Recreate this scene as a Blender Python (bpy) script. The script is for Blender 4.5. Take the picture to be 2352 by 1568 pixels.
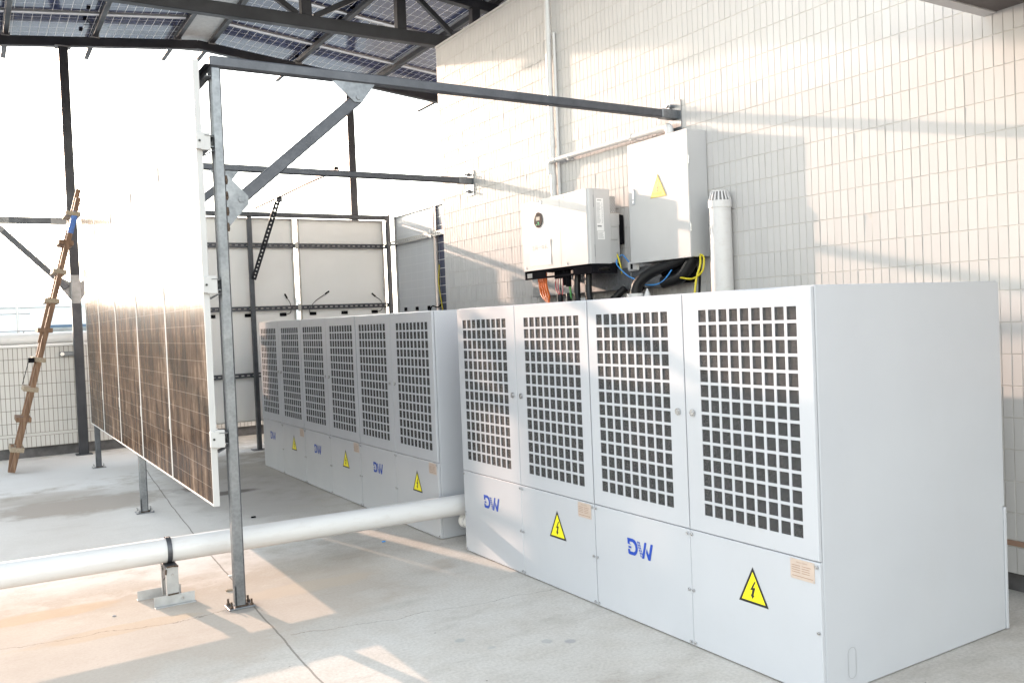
import bpy, math, random
from mathutils import Matrix, Vector
R = math.radians
random.seed(7)
scn = bpy.context.scene
for o in list(bpy.data.objects): bpy.data.objects.remove(o)
col = scn.collection

# ------------------------------------------------------------------ camera
cam = bpy.data.cameras.new("camera"); camo = bpy.data.objects.new("camera", cam); col.objects.link(camo)
yaw, pit, rol = R(31.59128), R(-1.42972), R(-2.33413)
fw = Vector((math.sin(yaw)*math.cos(pit), math.cos(yaw)*math.cos(pit), math.sin(pit)))
r0 = Vector((math.cos(yaw), -math.sin(yaw), 0)); u0 = r0.cross(fw)
rr = math.cos(rol)*r0 + math.sin(rol)*u0; uu = -math.sin(rol)*r0 + math.cos(rol)*u0
M = Matrix((rr, uu, -fw)).transposed().to_4x4(); M.translation = (0, 0, 1.6)
camo.matrix_world = M
cam.sensor_width = 36; cam.lens = 36*2017.68/2352; cam.clip_start = .05; cam.clip_end = 3000
scn.camera = camo

# ------------------------------------------------------------------ sky, sun, exposure
SUN_EL, SUN_AZ = 13.7, -12.48       # azimuth from +y towards +x, degrees
w = bpy.data.worlds.new("World"); scn.world = w; w.use_nodes = True
nt = w.node_tree; bg = nt.nodes["Background"]
sky = nt.nodes.new("ShaderNodeTexSky"); sky.sky_type = 'NISHITA'; sky.sun_disc = False
sky.sun_elevation = R(SUN_EL); sky.sun_rotation = R(SUN_AZ)
sky.air_density = 1.5; sky.dust_density = 0.9; sky.ozone_density = 1.0; sky.altitude = 50
hz = nt.nodes.new('ShaderNodeHueSaturation'); hz.inputs['Saturation'].default_value = .4   # milky haze
nt.links.new(sky.outputs[0], hz.inputs['Color']); nt.links.new(hz.outputs[0], bg.inputs[0]); bg.inputs[1].default_value = .15
sl = bpy.data.lights.new("sun", 'SUN'); sl.energy = 1.25; sl.angle = R(.5); sl.color = (1, .70, .53)
so = bpy.data.objects.new("sun", sl); col.objects.link(so)
sd = Vector((math.sin(R(SUN_AZ))*math.cos(R(SUN_EL)), math.cos(R(SUN_AZ))*math.cos(R(SUN_EL)), math.sin(R(SUN_EL))))
so.rotation_euler = sd.to_track_quat('Z', 'Y').to_euler(); so.location = (-5, 20, 12)
scn.render.engine = 'CYCLES'; scn.cycles.max_bounces = 7; scn.cycles.diffuse_bounces = 5; scn.cycles.glossy_bounces = 4; scn.cycles.transmission_bounces = 3; scn.cycles.caustics_reflective = False; scn.cycles.caustics_refractive = False
scn.view_settings.view_transform = 'Standard'; scn.view_settings.look = 'None'
scn.view_settings.exposure = 2.76; scn.view_settings.gamma = 1
scn.view_settings.use_curve_mapping = False

# ------------------------------------------------------------------ material helpers
class NT:
    def __init__(s, name):
        s.m = bpy.data.materials.new(name); s.m.use_nodes = True; s.t = s.m.node_tree
        s.p = s.t.nodes["Principled BSDF"]; s.out = s.t.nodes["Material Output"]; s._tc = None
    def n(s, t, **k):
        x = s.t.nodes.new(t)
        for a, b in k.items(): setattr(x, a, b)
        return x
    def l(s, a, b): s.t.links.new(a, b)
    def obj(s):
        if not s._tc: s._tc = s.n("ShaderNodeTexCoord")
        return s._tc.outputs["Object"]
    def sep(s):
        x = s.n("ShaderNodeSeparateXYZ"); s.l(s.obj(), x.inputs[0]); return x.outputs
    def mapping(s, scale, rot=(0, 0, 0), vec=None):
        x = s.n("ShaderNodeMapping"); x.inputs["Scale"].default_value = scale; x.inputs["Rotation"].default_value = rot
        s.l(vec or s.obj(), x.inputs[0]); return x.outputs[0]
    def noise(s, scale, detail=4, rough=.55, vec=None, dist=0):
        x = s.n("ShaderNodeTexNoise"); x.inputs["Scale"].default_value = scale; x.inputs["Detail"].default_value = detail
        x.inputs["Roughness"].default_value = rough; x.inputs["Distortion"].default_value = dist
        s.l(vec or s.obj(), x.inputs["Vector"]); return x.outputs["Fac"]
    def ramp(s, f, *st):
        x = s.n("ShaderNodeValToRGB"); e = x.color_ramp.elements
        while len(e) < len(st): e.new(.5)
        for q, (p, c) in zip(e, st):
            q.position = p; q.color = (c if isinstance(c, tuple) else (c, c, c)) + ((1,) if not (isinstance(c, tuple) and len(c) == 4) else ())
        s.l(f, x.inputs[0]); return x.outputs[0]
    def math(s, op, a, b=None, c=None):
        x = s.n("ShaderNodeMath", operation=op)
        for i, v in enumerate((a, b, c)):
            if v is None: continue
            if isinstance(v, (int, float)): x.inputs[i].default_value = v
            else: s.l(v, x.inputs[i])
        return x.outputs[0]
    def mix(s, f, a, b, mode='MIX'):
        x = s.n("ShaderNodeMix", data_type='RGBA', blend_type=mode)
        for i, v in ((0, f), (6, a), (7, b)):
            if isinstance(v, (int, float)): x.inputs[i].default_value = v
            elif isinstance(v, tuple): x.inputs[i].default_value = v + (1,)
            else: s.l(v, x.inputs[i])
        return x.outputs[2]
    def bump(s, h, strength, dist=.01):
        x = s.n("ShaderNodeBump"); x.inputs["Strength"].default_value = strength; x.inputs["Distance"].default_value = dist
        s.l(h, x.inputs["Height"]); s.l(x.outputs[0], s.p.inputs["Normal"])
    def set(s, **k):
        for a, b in k.items():
            i = s.p.inputs[{'base': 'Base Color', 'rough': 'Roughness', 'metal': 'Metallic', 'spec': 'Specular IOR Level', 'coat': 'Coat Weight', 'coatr': 'Coat Roughness'}.get(a, a)]
            if isinstance(b, tuple): i.default_value = b + (1,)
            elif isinstance(b, (int, float)): i.default_value = b
            else: s.l(b, i)
        return s
    def grid(s, px, py, wx, wy, ox=0, oy=0):
        o = s.sep(); fs = []
        for c, p, w_, off in ((o[0], px, wx, ox), (o[1], py, wy, oy)):
            f = s.math('FRACT', s.math('DIVIDE', s.math('ADD', c, off + 100*p), p))
            fs.append(s.math('GREATER_THAN', s.math('ABSOLUTE', s.math('SUBTRACT', f, .5)), .5 - w_/2/p))
        return s.math('MAXIMUM', fs[0], fs[1])

def plain(name, base, rough=.5, metal=0, var=.06, scale=6, bump=0, bscale=60, **k):
    m = NT(name)
    f = m.noise(scale, 5)
    lo = tuple(max(0, c*(1-var)) for c in base); hi = tuple(min(1, c*(1+var)) for c in base)
    m.set(base=m.ramp(f, (.3, lo), (.7, hi)), metal=metal, **k)
    r = m.ramp(m.noise(scale*2.3, 4), (.3, max(0, rough-.06)), (.7, min(1, rough+.06)))
    m.set(rough=r)
    if bump: m.bump(m.noise(bscale, 3), bump)
    return m.m

MAT = {}
# --- concrete floor
m = NT("rooftop concrete")
big = m.noise(.55, 5, .6); mid = m.noise(3.2, 6, .65); fine = m.noise(60, 5, .7)
base = m.ramp(big, (.25, (.465, .44, .405)), (.5, (.545, .52, .485)), (.8, (.585, .565, .54)))
base = m.mix(m.math('MULTIPLY', m.ramp(mid, (.42, 0.), (.72, 1.)), .32), base, (.34, .285, .225))
base = m.mix(m.math('MULTIPLY', m.ramp(m.noise(1.1, 7, .7, vec=m.mapping((1, 2.2, 1))), (.53, 0.), (.7, 1.)), .42), base, (.25, .215, .18))
base = m.mix(m.math('MULTIPLY', m.ramp(fine, (.35, 1.), (.6, 0.)), .30), base, (.22, .20, .18))
spk = m.n("ShaderNodeTexVoronoi"); spk.inputs["Scale"].default_value = 5.5; m.l(m.obj(), spk.inputs["Vector"])
base = m.mix(m.math('MULTIPLY', m.math('LESS_THAN', spk.outputs["Distance"], .035), m.ramp(m.noise(1.3), (.42, 0.), (.55, .8))), base, (.12, .11, .10))
# round grey spots near the cabinets, damp stain and wear; some patches put light and shade into the colour
sp = m.sep()
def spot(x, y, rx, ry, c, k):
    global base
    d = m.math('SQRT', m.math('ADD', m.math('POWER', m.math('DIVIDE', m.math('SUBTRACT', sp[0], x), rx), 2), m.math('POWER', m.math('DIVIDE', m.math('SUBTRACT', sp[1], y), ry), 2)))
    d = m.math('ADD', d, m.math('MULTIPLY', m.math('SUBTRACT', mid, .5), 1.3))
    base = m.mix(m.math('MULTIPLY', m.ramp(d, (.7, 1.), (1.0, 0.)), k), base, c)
spot(2.45, 3.55, .035, .03, (.27, .27, .29), .6); spot(2.36, 3.62, .03, .03, (.30, .30, .31), .5); spot(2.02, 3.9, .04, .035, (.32, .33, .33), .6)
spot(2.26, 2.95, .05, .05, (.30, .30, .31), .55); spot(2.1, 3.72, .03, .02, (.34, .34, .34), .5)
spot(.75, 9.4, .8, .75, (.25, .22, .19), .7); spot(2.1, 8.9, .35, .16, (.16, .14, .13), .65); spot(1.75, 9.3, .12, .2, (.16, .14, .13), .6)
spot(.55, 5.3, 2.1, 1.15, (.385, .325, .27), .65); spot(1.0, 8.3, 2.0, 2.6, (.68, .67, .66), .5); spot(.4, 12.0, 3.2, 2.0, (.70, .69, .68), .7)  # tan: dust plus painted sun warmth; pale: sky light painted on the far floor
spot(.85, 9.3, .85, .55, (.32, .275, .235), .65); spot(.3, 10.0, .9, .35, (.36, .32, .28), .5); spot(2.3, 9.0, .75, 1.9, (.38, .35, .33), .55); spot(2.1, 8.9, .3, .12, (.14, .12, .11), .75); spot(1.85, 9.35, .1, .2, (.15, .13, .12), .7)  # broad grey-brown patch paints the shade beside the far cabinets; the rest are stains
spot(.25, 5.75, .55, .12, (.44, .33, .22), .55); spot(.6, 5.2, .5, .1, (.42, .31, .2), .4); spot(1.7, 5.3, .5, .13, (.46, .38, .30), .5)
spot(1.26, 5.13, .13, .1, (.20, .19, .18), .6)  # darker patch around the foot of the front post
# crack along the roof, cross joint, thin wandering cracks
def crack(expr, width, k, gate=None):
    global base
    f = m.math('LESS_THAN', m.math('ABSOLUTE', expr), width)
    if gate is not None: f = m.math('MULTIPLY', f, gate)
    base = m.mix(m.math('MULTIPLY', f, k), base, (.10, .085, .07))
wob = m.math('MULTIPLY', m.math('SUBTRACT', m.noise(2.6, 6, .6), .5), .10)
yq = m.math('SUBTRACT', sp[1], 3.8)
cx = m.math('ADD', m.math('ADD', m.math('MULTIPLY', yq, .038), m.math('MULTIPLY', m.math('POWER', m.math('MAXIMUM', yq, 0), 2), .0027)), 1.27)
crack(m.math('SUBTRACT', m.math('ADD', sp[0], m.math('MULTIPLY', wob, .32)), cx), .0052, .62)
crack(m.math('SUBTRACT', m.math('ADD', sp[1], m.math('MULTIPLY', wob, .3)), m.math('SUBTRACT', 7.33, m.math('MULTIPLY', sp[0], .05))), .006, .75)
wob2 = m.math('MULTIPLY', m.math('SUBTRACT', m.noise(1.4, 8, .62), .5), .42)
crack(m.math('SUBTRACT', m.math('ADD', sp[1], wob2), m.math('SUBTRACT', 5.28, m.math('MULTIPLY', sp[0], .16))), .0032, .5, m.math('LESS_THAN', sp[0], 1.25))
crack(m.math('SUBTRACT', m.math('ADD', sp[1], m.math('MULTIPLY', wob2, .8)), m.math('SUBTRACT', 4.72, m.math('MULTIPLY', sp[0], .15))), .003, .5, m.math('GREATER_THAN', sp[0], 1.35))
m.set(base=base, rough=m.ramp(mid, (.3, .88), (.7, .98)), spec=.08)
m.bump(m.math('ADD', fine, m.math('MULTIPLY', mid, .6)), .22, .006)
MAT['concrete'] = m.m

# --- glazed white facade tile, one tint per tile
def tile_mat(name, c, dirt):
    m = NT(name); g = m.n("ShaderNodeNewGeometry")
    rnd = g.outputs["Random Per Island"]
    oi = m.n("ShaderNodeObjectInfo")
    k = m.math('FRACT', m.math('ADD', rnd, oi.outputs["Random"]))
    base = m.ramp(k, (0, tuple(x*.965 for x in c)), (.5, c), (1, tuple(min(1, x*1.025) for x in c)))
    d = m.ramp(m.noise(3.5, 7, .72), (.56, 0.), (.75, 1.))
    base = m.mix(m.math('MULTIPLY', d, dirt), base, (.42, .37, .31))
    dr = m.ramp(m.noise(9, 6, .75, vec=m.mapping((6, 6, .55))), (.6, 0.), (.72, 1.))
    base = m.mix(m.math('MULTIPLY', dr, dirt*.7), base, (.33, .29, .25))
    m.set(base=base, rough=m.ramp(m.noise(12), (.3, .5), (.7, .65)), spec=.15)
    m.bump(m.noise(14, 3), .05, .01); return m.m
MAT['tile'] = tile_mat("glazed facade tile", (.505, .495, .49), .08)
MAT['ptile'] = tile_mat("parapet tile", (.50, .49, .475), .2)
MAT['grout'] = plain("grout", (.50, .48, .455), .9, var=.10, scale=14, bump=.2)
MAT['pgrout'] = plain("dark grout", (.17, .15, .13), .9, var=.3, scale=10, bump=.2)
MAT['curb'] = plain("damp curb", (.085, .082, .085), .85, var=.45, scale=5, bump=.4, bscale=25)
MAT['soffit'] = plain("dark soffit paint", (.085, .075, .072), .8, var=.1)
# --- metals and paints
m = NT("cabinet enamel")
sm = m.ramp(m.noise(2.2, 7, .68, vec=m.mapping((1, 1, .35))), (.5, 0.), (.8, 1.))
du = m.ramp(m.noise(26, 5, .7), (.58, 0.), (.75, 1.))
m.set(base=m.mix(m.math('MULTIPLY', du, .10), m.mix(m.math('MULTIPLY', sm, .16), m.ramp(m.noise(1.3, 3), (.3, (.42, .435, .472)), (.7, (.45, .465, .50))), (.40, .39, .39)), (.36, .34, .32)), rough=m.ramp(m.noise(5), (.3, .30), (.7, .45)), spec=.5)
m.bump(m.math('ADD', m.math('MULTIPLY', m.noise(420, 2), .1), m.math('MULTIPLY', m.noise(1.7, 2), 6.)), .035, .01); MAT['cab'] = m.m
m = NT("box enamel")
m.set(base=m.ramp(m.noise(2, 3), (.3, (.445, .447, .45)), (.7, (.475, .477, .48))), rough=.42, spec=.5)
m.bump(m.noise(300, 3, .6), .35, .003); MAT['box'] = m.m
MAT['white_plastic'] = plain("white plastic", (.49, .487, .485), .38, var=.02)
MAT['pvc'] = None
m = NT("white pvc pipe")
d = m.ramp(m.noise(7, 7, .7, vec=m.mapping((1.2, 5, 5))), (.52, 0.), (.78, 1.))
m.set(base=m.mix(m.math('MULTIPLY', d, .35), (.585, .58, .58), (.42, .37, .33)), rough=.36, spec=.5); MAT['pvc'] = m.m
m = NT("galvanised steel")
v = m.n("ShaderNodeTexVoronoi"); v.inputs["Scale"].default_value = 55; m.l(m.obj(), v.inputs["Vector"])
bs = m.ramp(m.noise(5, 6, .7), (.3, (.12, .128, .14)), (.55, (.19, .20, .215)), (.75, (.27, .28, .295)))
bs = m.mix(m.math('MULTIPLY', m.math('SUBTRACT', v.outputs['Distance'], .3), .35), bs, (.34, .35, .37))
m.set(base=bs, metal=.75, rough=m.ramp(m.noise(9, 5), (.3, .33), (.7, .52))); MAT['galv'] = m.m
m = NT("worn galvanised steel")
bs = m.ramp(m.noise(7, 6, .7), (.3, (.058, .061, .071)), (.6, (.092, .096, .108)), (.8, (.135, .137, .145)))
m.set(base=bs, metal=.55, rough=.5); MAT['galv_dark'] = m.m
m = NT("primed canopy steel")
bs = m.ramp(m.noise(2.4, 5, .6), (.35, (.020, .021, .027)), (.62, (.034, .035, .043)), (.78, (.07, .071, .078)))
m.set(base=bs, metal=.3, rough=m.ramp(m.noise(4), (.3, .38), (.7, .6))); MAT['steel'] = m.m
MAT['steel_patch'] = plain("grey touch up paint", (.22, .22, .225), .55, var=.3, scale=8, metal=.2)
MAT['alu'] = plain("anodised aluminium", (.45, .45, .46), .38, metal=.45, var=.03)
MAT['alu_frame'] = plain("white coated frame", (.46, .455, .45), .6, var=.04, spec=.1)
MAT['alu_dull'] = plain("dull aluminium", (.42, .41, .395), .45, metal=.5, var=.06)
MAT['bolt'] = plain("zinc bolt", (.55, .55, .56), .28, metal=.95, var=.15, scale=60)
MAT['galv_light'] = plain("bright zinc angle", (.38, .38, .38), .5, metal=.25, var=.18, scale=12)
MAT['rust'] = plain("scorched weld", (.08, .055, .04), .7, metal=.4, var=.6, scale=90, bump=.6, bscale=120)
MAT['black'] = plain("black plastic", (.010, .010, .012), .8, var=.2, spec=.0)
MAT['sleeve'] = plain("black cable sleeve", (.009, .009, .010), .35, var=.3, scale=20, bump=.15, bscale=80, spec=.3)
MAT['blue_plastic'] = plain("blue plastic", (.03, .20, .55), .4, var=.1)
MAT['tape'] = plain("blue tape", (.02, .10, .36), .35, var=.3, scale=30)
MAT['orange'] = plain("orange cable", (.62, .13, .02), .42, var=.1)
MAT['red'] = plain("red cable", (.42, .03, .05), .45, var=.1)
MAT['green'] = plain("green cable", (.05, .25, .05), .45, var=.1)
MAT['yellow'] = plain("yellow cable", (.62, .52, .02), .4, var=.1)
MAT['lblue'] = plain("blue data cable", (.05, .25, .62), .4, var=.1)
MAT['logo'] = plain("blue print", (.003, .048, .36), .4, var=.03)
MAT['pale_logo'] = plain("pale print", (.60, .60, .63), .45, var=.03)
MAT['sign_y'] = plain("yellow sign print", (.80, .72, .01), .38, var=.03)
MAT['sign_gold'] = plain("gold relief sign", (.80, .60, .12), .30, var=.06, metal=.25)
MAT['sign_rim'] = plain("dark gold rim", (.40, .29, .05), .35, var=.1, metal=.2)
MAT['sign_k'] = plain("black print", (.012, .012, .012), .4, var=.05)
MAT['sign_r'] = plain("red print", (.55, .10, .06), .4, var=.05)
MAT['plate'] = plain("copper name plate", (.50, .41, .355), .42, metal=.15, var=.05, scale=30)
MAT['print'] = plain("brown print", (.30, .19, .14), .5, var=.05)
MAT['print_g'] = plain("grey print", (.25, .25, .26), .5, var=.05)
MAT['paper'] = plain("paper", (.80, .795, .78), .7, var=.03, scale=20)
MAT['screen'] = plain("display glass", (.010, .010, .012), .6, var=.2, spec=.05)
MAT['lcd'] = plain("lcd", (.09, .10, .085), .3, var=.1)
m = NT("green indicator"); m.set(base=(.05, .5, .2)); m.p.inputs["Emission Color"].default_value = (.1, .9, .4, 1); m.p.inputs["Emission Strength"].default_value = .5; MAT['led'] = m.m
# timber
m = NT("ladder timber")
g1 = m.noise(5, 6, .6, vec=m.mapping((9, 9, .7)))
m.set(base=m.ramp(g1, (.3, (.11, .064, .042)), (.55, (.19, .115, .075)), (.75, (.29, .19, .125))), rough=.75, spec=.25); m.bump(g1, .25, .004); MAT['wood'] = m.m
m = NT("pale timber")
g1 = m.noise(6, 6, .6, vec=m.mapping((9, .8, 9)))
m.set(base=m.ramp(g1, (.3, (.22, .17, .12)), (.7, (.36, .30, .23))), rough=.75, spec=.25); m.bump(g1, .25, .004); MAT['wood_pale'] = m.m
# woven wire screen behind the door openings
m = NT("woven wire screen")
o = m.sep()
def tri(c, p, ph=0): return m.math('ABSOLUTE', m.math('SUBTRACT', m.math('FRACT', m.math('ADD', m.math('DIVIDE', c, p), 50+ph)), .5))
row = m.math('FRACT', m.math('DIVIDE', m.math('FLOOR', m.math('DIVIDE', m.math('ADD', o[2], 5), .0052)), 2))
hx = m.math('MULTIPLY', m.math('LESS_THAN', tri(m.math('ADD', o[1], m.math('MULTIPLY', row, .0072)), .0072), .30), m.math('LESS_THAN', tri(o[2], .0052), .28))
wn = m.n("ShaderNodeTexWhiteNoise"); wn.noise_dimensions = '3D'
m.l(m.mapping((150, 150, 200)), wn.inputs["Vector"])
spar = m.ramp(wn.outputs["Value"], (.5, .012), (.80, .10), (.98, .75))  # random bright specks paint the wire glints into the base colour
m.set(base=m.mix(hx, (.010, .010, .012), m.mix(.10, spar, wn.outputs["Color"])), metal=0, rough=.7, spec=.1)
m.bump(wn.outputs["Value"], .5, .002); MAT['mesh'] = m.m

# photovoltaic laminates; local x = width, y = length
def pv_front(name, W, L):
    m = NT(name); g = m.grid((W-.05)/6, (L-.05)/24, .0035, .0035, (W-.05)/12*0, 0)
    o = m.sep()
    streak = m.noise(3.2, 5, .62, vec=m.mapping((2.6, .42, 1)), dist=.35)
    cloud = m.noise(2.1, 7, .65)
    dust = m.math('ADD', m.math('MULTIPLY', streak, .6), m.math('MULTIPLY', cloud, .55))
    dc = m.ramp(dust, (.40, (.014, .010, .008)), (.52, (.044, .029, .021)), (.62, (.095, .067, .050)), (.74, (.25, .19, .145)))
    base = m.mix(m.math('MULTIPLY', g, .34), dc, (.36, .32, .29))
    m.set(base=base, rough=.6, spec=.0, coat=m.ramp(dust, (.42, .40), (.75, .17)), coatr=.19)
    return m.m
MAT['pv_front'] = pv_front("dusty solar glass", 1.19, 2.53)
def pv_roof(name, W, L):
    m = NT(name); g = m.grid((W-.04)/6, (L-.04)/24, .0042, .0042)
    cell = m.ramp(m.noise(1.7, 3), (.3, (.018, .028, .085)), (.7, (.040, .056, .14)))
    m.set(base=cell, rough=.2, spec=.4, coat=.35, coatr=.05)
    tr = m.n("ShaderNodeBsdfTranslucent"); tr.inputs[0].default_value = (.55, .54, .52, 1)
    df = m.n("ShaderNodeBsdfDiffuse"); df.inputs[0].default_value = (.5, .5, .5, 1)
    ad = m.n("ShaderNodeAddShader"); m.l(tr.outputs[0], ad.inputs[0]); m.l(df.outputs[0], ad.inputs[1])
    mx = m.n("ShaderNodeMixShader"); m.l(g, mx.inputs[0]); m.l(m.p.outputs[0], mx.inputs[1]); m.l(ad.outputs[0], mx.inputs[2])
    m.l(mx.outputs[0], m.out.inputs[0]); return m.m
MAT['pv_roof'] = pv_roof("bifacial roof laminate", 1.36, 2.6)
def pv_back(name, W, L, c, line, tl=0):
    m = NT(name); g = m.grid((W-.05)/6, (L-.05)/24, .006, .006)
    b = m.mix(m.math('MULTIPLY', g, line), m.ramp(m.noise(1.5, 4), (.3, tuple(x*.95 for x in c)), (.7, c)), (.85, .85, .86))
    m.set(base=b, rough=.32, spec=.5)
    if tl:
        tr = m.n('ShaderNodeBsdfTranslucent'); m.l(b, tr.inputs[0]); mx = m.n('ShaderNodeMixShader'); mx.inputs[0].default_value = tl
        m.l(m.p.outputs[0], mx.inputs[1]); m.l(tr.outputs[0], mx.inputs[2]); m.l(mx.outputs[0], m.out.inputs[0])
    return m.m
MAT['pv_back'] = pv_back("white backsheet", 1.31, 2.74, (.83, .825, .82), .10, .10)
MAT['pv_side'] = pv_back("pale glass backsheet", 1.22, 2.74, (.62, .63, .66), .35, .12)
MAT['pv_blue'] = pv_back("dark blue cells", 1.1, 2.74, (.012, .022, .075), .9)
MAT['far_wall'] = plain("pale blue cladding", (.68, .73, .78), .7, var=.03, scale=.4)
MAT['far_frame'] = plain("blue window frame", (.06, .11, .18), .5)
MAT['far_glass'] = plain("window glass", (.22, .27, .29), .08, var=.3, scale=2)
MAT['ridge'] = plain("ridge sheet", (.45, .46, .47), .45, metal=.4, var=.1, scale=20, bump=.5, bscale=60)
MAT['ground'] = plain("distant ground", (.22, .21, .19), .95, var=.3, scale=.05)

# ------------------------------------------------------------------ mesh builder and object helpers
class MB:
    def __init__(s): s.v = []; s.f = []; s.sm = []
    def add(s, vs, fs, M=None, smooth=False):
        b = len(s.v)
        s.v += [tuple(M @ Vector(p)) if M is not None else tuple(p) for p in vs]
        s.f += [tuple(b+i for i in f) for f in fs]; s.sm += [smooth]*len(fs); return s
    def box(s, a, b, M=None):
        x0, y0, z0 = a; x1, y1, z1 = b
        vs = [(x0, y0, z0), (x1, y0, z0), (x1, y1, z0), (x0, y1, z0), (x0, y0, z1), (x1, y0, z1), (x1, y1, z1), (x0, y1, z1)]
        return s.add(vs, [(3, 2, 1, 0), (4, 5, 6, 7), (0, 1, 5, 4), (1, 2, 6, 5), (2, 3, 7, 6), (3, 0, 4, 7)], M)
    def rbox(s, a, b, c=.004, M=None):
        # box with chamfered vertical-ish edges on all sides (24 verts)
        x0, y0, z0 = a; x1, y1, z1 = b; vs = []; fs = []
        X = (x0, x1); Y = (y0, y1); Z = (z0, z1)
        idx = {}
        for i in (0, 1):
            for j in (0, 1):
                for k in (0, 1):
                    sx, sy, sz = (1, -1)[i]*c, (1, -1)[j]*c, (1, -1)[k]*c
                    for ax, p in enumerate(((X[i], Y[j]+sy, Z[k]+sz), (X[i]+sx, Y[j], Z[k]+sz), (X[i]+sx, Y[j]+sy, Z[k]))):
                        idx[i, j, k, ax] = len(vs); vs.append(p)
        I = lambda i, j, k, a: idx[i, j, k, a]
        for i in (0, 1): fs.append(tuple(I(i, *q, 0) for q in ((0, 0), (0, 1), (1, 1), (1, 0))[::(1, -1)[i]]))
        for j in (0, 1): fs.append(tuple(I(q[0], j, q[1], 1) for q in ((0, 0), (1, 0), (1, 1), (0, 1))[::(1, -1)[j]]))
        for k in (0, 1): fs.append(tuple(I(*q, k, 2) for q in ((0, 0), (0, 1), (1, 1), (1, 0))[::(1, -1)[k]]))
        for i in (0, 1):
            for j in (0, 1): fs.append((I(i, j, 0, 0), I(i, j, 1, 0), I(i, j, 1, 1), I(i, j, 0, 1)))
            for k in (0, 1): fs.append((I(i, 0, k, 0), I(i, 1, k, 0), I(i, 1, k, 2), I(i, 0, k, 2)))
        for j in (0, 1):
            for k in (0, 1): fs.append((I(0, j, k, 1), I(1, j, k, 1), I(1, j, k, 2), I(0, j, k, 2)))
        for i in (0, 1):
            for j in (0, 1):
                for k in (0, 1): fs.append((I(i, j, k, 0), I(i, j, k, 1), I(i, j, k, 2)))
        return s.add(vs, fs, M)
    def beam(s, p0, p1, w_, h_, up=(0, 0, 1), c=.006):
        p0 = Vector(p0); p1 = Vector(p1); d = (p1-p0); L = d.length; d.normalize()
        u = Vector(up); sx = d.cross(u)
        if sx.length < 1e-4: sx = d.cross(Vector((0, 1, 0)))
        sx.normalize(); u = sx.cross(d)
        M = Matrix((d, sx, u)).transposed().to_4x4(); M.translation = p0
        return s.rbox((0, -w_/2, -h_/2), (L, w_/2, h_/2), min(c, w_*.2, h_*.2), M)
    def cyl(s, p0, p1, r, n=20, r1=None, caps=True, smooth=True):
        p0 = Vector(p0); p1 = Vector(p1); r1 = r if r1 is None else r1
        d = (p1-p0).normalized(); a = d.cross(Vector((0, 0, 1)) if abs(d.z) < .9 else Vector((1, 0, 0))).normalized(); b = d.cross(a)
        vs = []
        for p, q in ((p0, r), (p1, r1)):
            vs += [p + q*(math.cos(2*math.pi*i/n)*a + math.sin(2*math.pi*i/n)*b) for i in range(n)]
        s.add(vs, [(i, (i+1) % n, n+(i+1) % n, n+i) for i in range(n)], None, smooth)
        if caps:
            s.add(vs[:n], [tuple(range(n))[::-1]]); s.add(vs[n:], [tuple(range(n))])
        return s
    def tube(s, pts, r, n=10, sub=6):
        P = [Vector(p) for p in pts]; Q = []
        for i in range(len(P)-1):
            a = P[max(i-1, 0)]; b = P[i]; c = P[i+1]; d = P[min(i+2, len(P)-1)]
            for k in range(sub):
                t = k/sub
                Q.append(.5*((2*b) + (c-a)*t + (2*a-5*b+4*c-d)*t*t + (3*b-a-3*c+d)*t**3))
        Q.append(P[-1]); vs = []; nrm = None
        for i, q in enumerate(Q):
            d = (Q[min(i+1, len(Q)-1)]-Q[max(i-1, 0)]).normalized()
            if nrm is None: nrm = d.cross(Vector((.31, .2, .93))).normalized()
            nrm = (nrm - d*nrm.dot(d)).normalized(); bb = d.cross(nrm)
            vs += [q + r*(math.cos(2*math.pi*k/n)*nrm + math.sin(2*math.pi*k/n)*bb) for k in range(n)]
        fs = [(i*n+k, i*n+(k+1) % n, (i+1)*n+(k+1) % n, (i+1)*n+k) for i in range(len(Q)-1) for k in range(n)]
        s.add(vs, fs, None, True); s.add(vs[:n], [tuple(range(n))[::-1]]); s.add(vs[-n:], [tuple(range(n))]); return s
    def prism(s, poly, t, M=None):
        n = len(poly)
        vs = [(x, y, 0) for x, y in poly] + [(x, y, t) for x, y in poly]
        return s.add(vs, [tuple(range(n))[::-1], tuple(range(n, 2*n))] + [(i, (i+1) % n, n+(i+1) % n, n+i) for i in range(n)], M)
    def perf(s, L, W, pitch, sl, sw, depth, M=None, t=.003):
        # strut: plate in local xy (normal +z) with a row of slots and two flanges going to -z
        n = max(1, int((L-.02)/pitch)); off = (L - n*pitch)/2
        xs = [0.]
        for i in range(n): c = off + (i+.5)*pitch; xs += [c-sl/2, c+sl/2]
        xs.append(L); ys = [-W/2, -sw/2, sw/2, W/2]
        vs = [(x, y, 0) for x in xs for y in ys]; fs = []
        for i in range(len(xs)-1):
            for j in range(3):
                if j == 1 and i % 2 == 1: continue
                fs.append((i*4+j, (i+1)*4+j, (i+1)*4+j+1, i*4+j+1))
        s.add(vs, fs, M)
        s.add([(x, y, z-t) for x, y, z in vs], [f[::-1] for f in fs], M)
        for i in range(1, len(xs)-1, 2):      # walls of the slots
            a, b = xs[i], xs[i+1]; y0, y1 = ys[1], ys[2]
            q = [(a, y0, 0), (b, y0, 0), (b, y1, 0), (a, y1, 0), (a, y0, -t), (b, y0, -t), (b, y1, -t), (a, y1, -t)]
            s.add(q, [(0, 1, 5, 4), (1, 2, 6, 5), (2, 3, 7, 6), (3, 0, 4, 7)], M)
        s.box((0, -W/2-.0005, -depth), (L, -W/2+t, .0006), M); s.box((0, W/2-t, -depth), (L, W/2+.0005, .0006), M)
        return s
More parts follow.
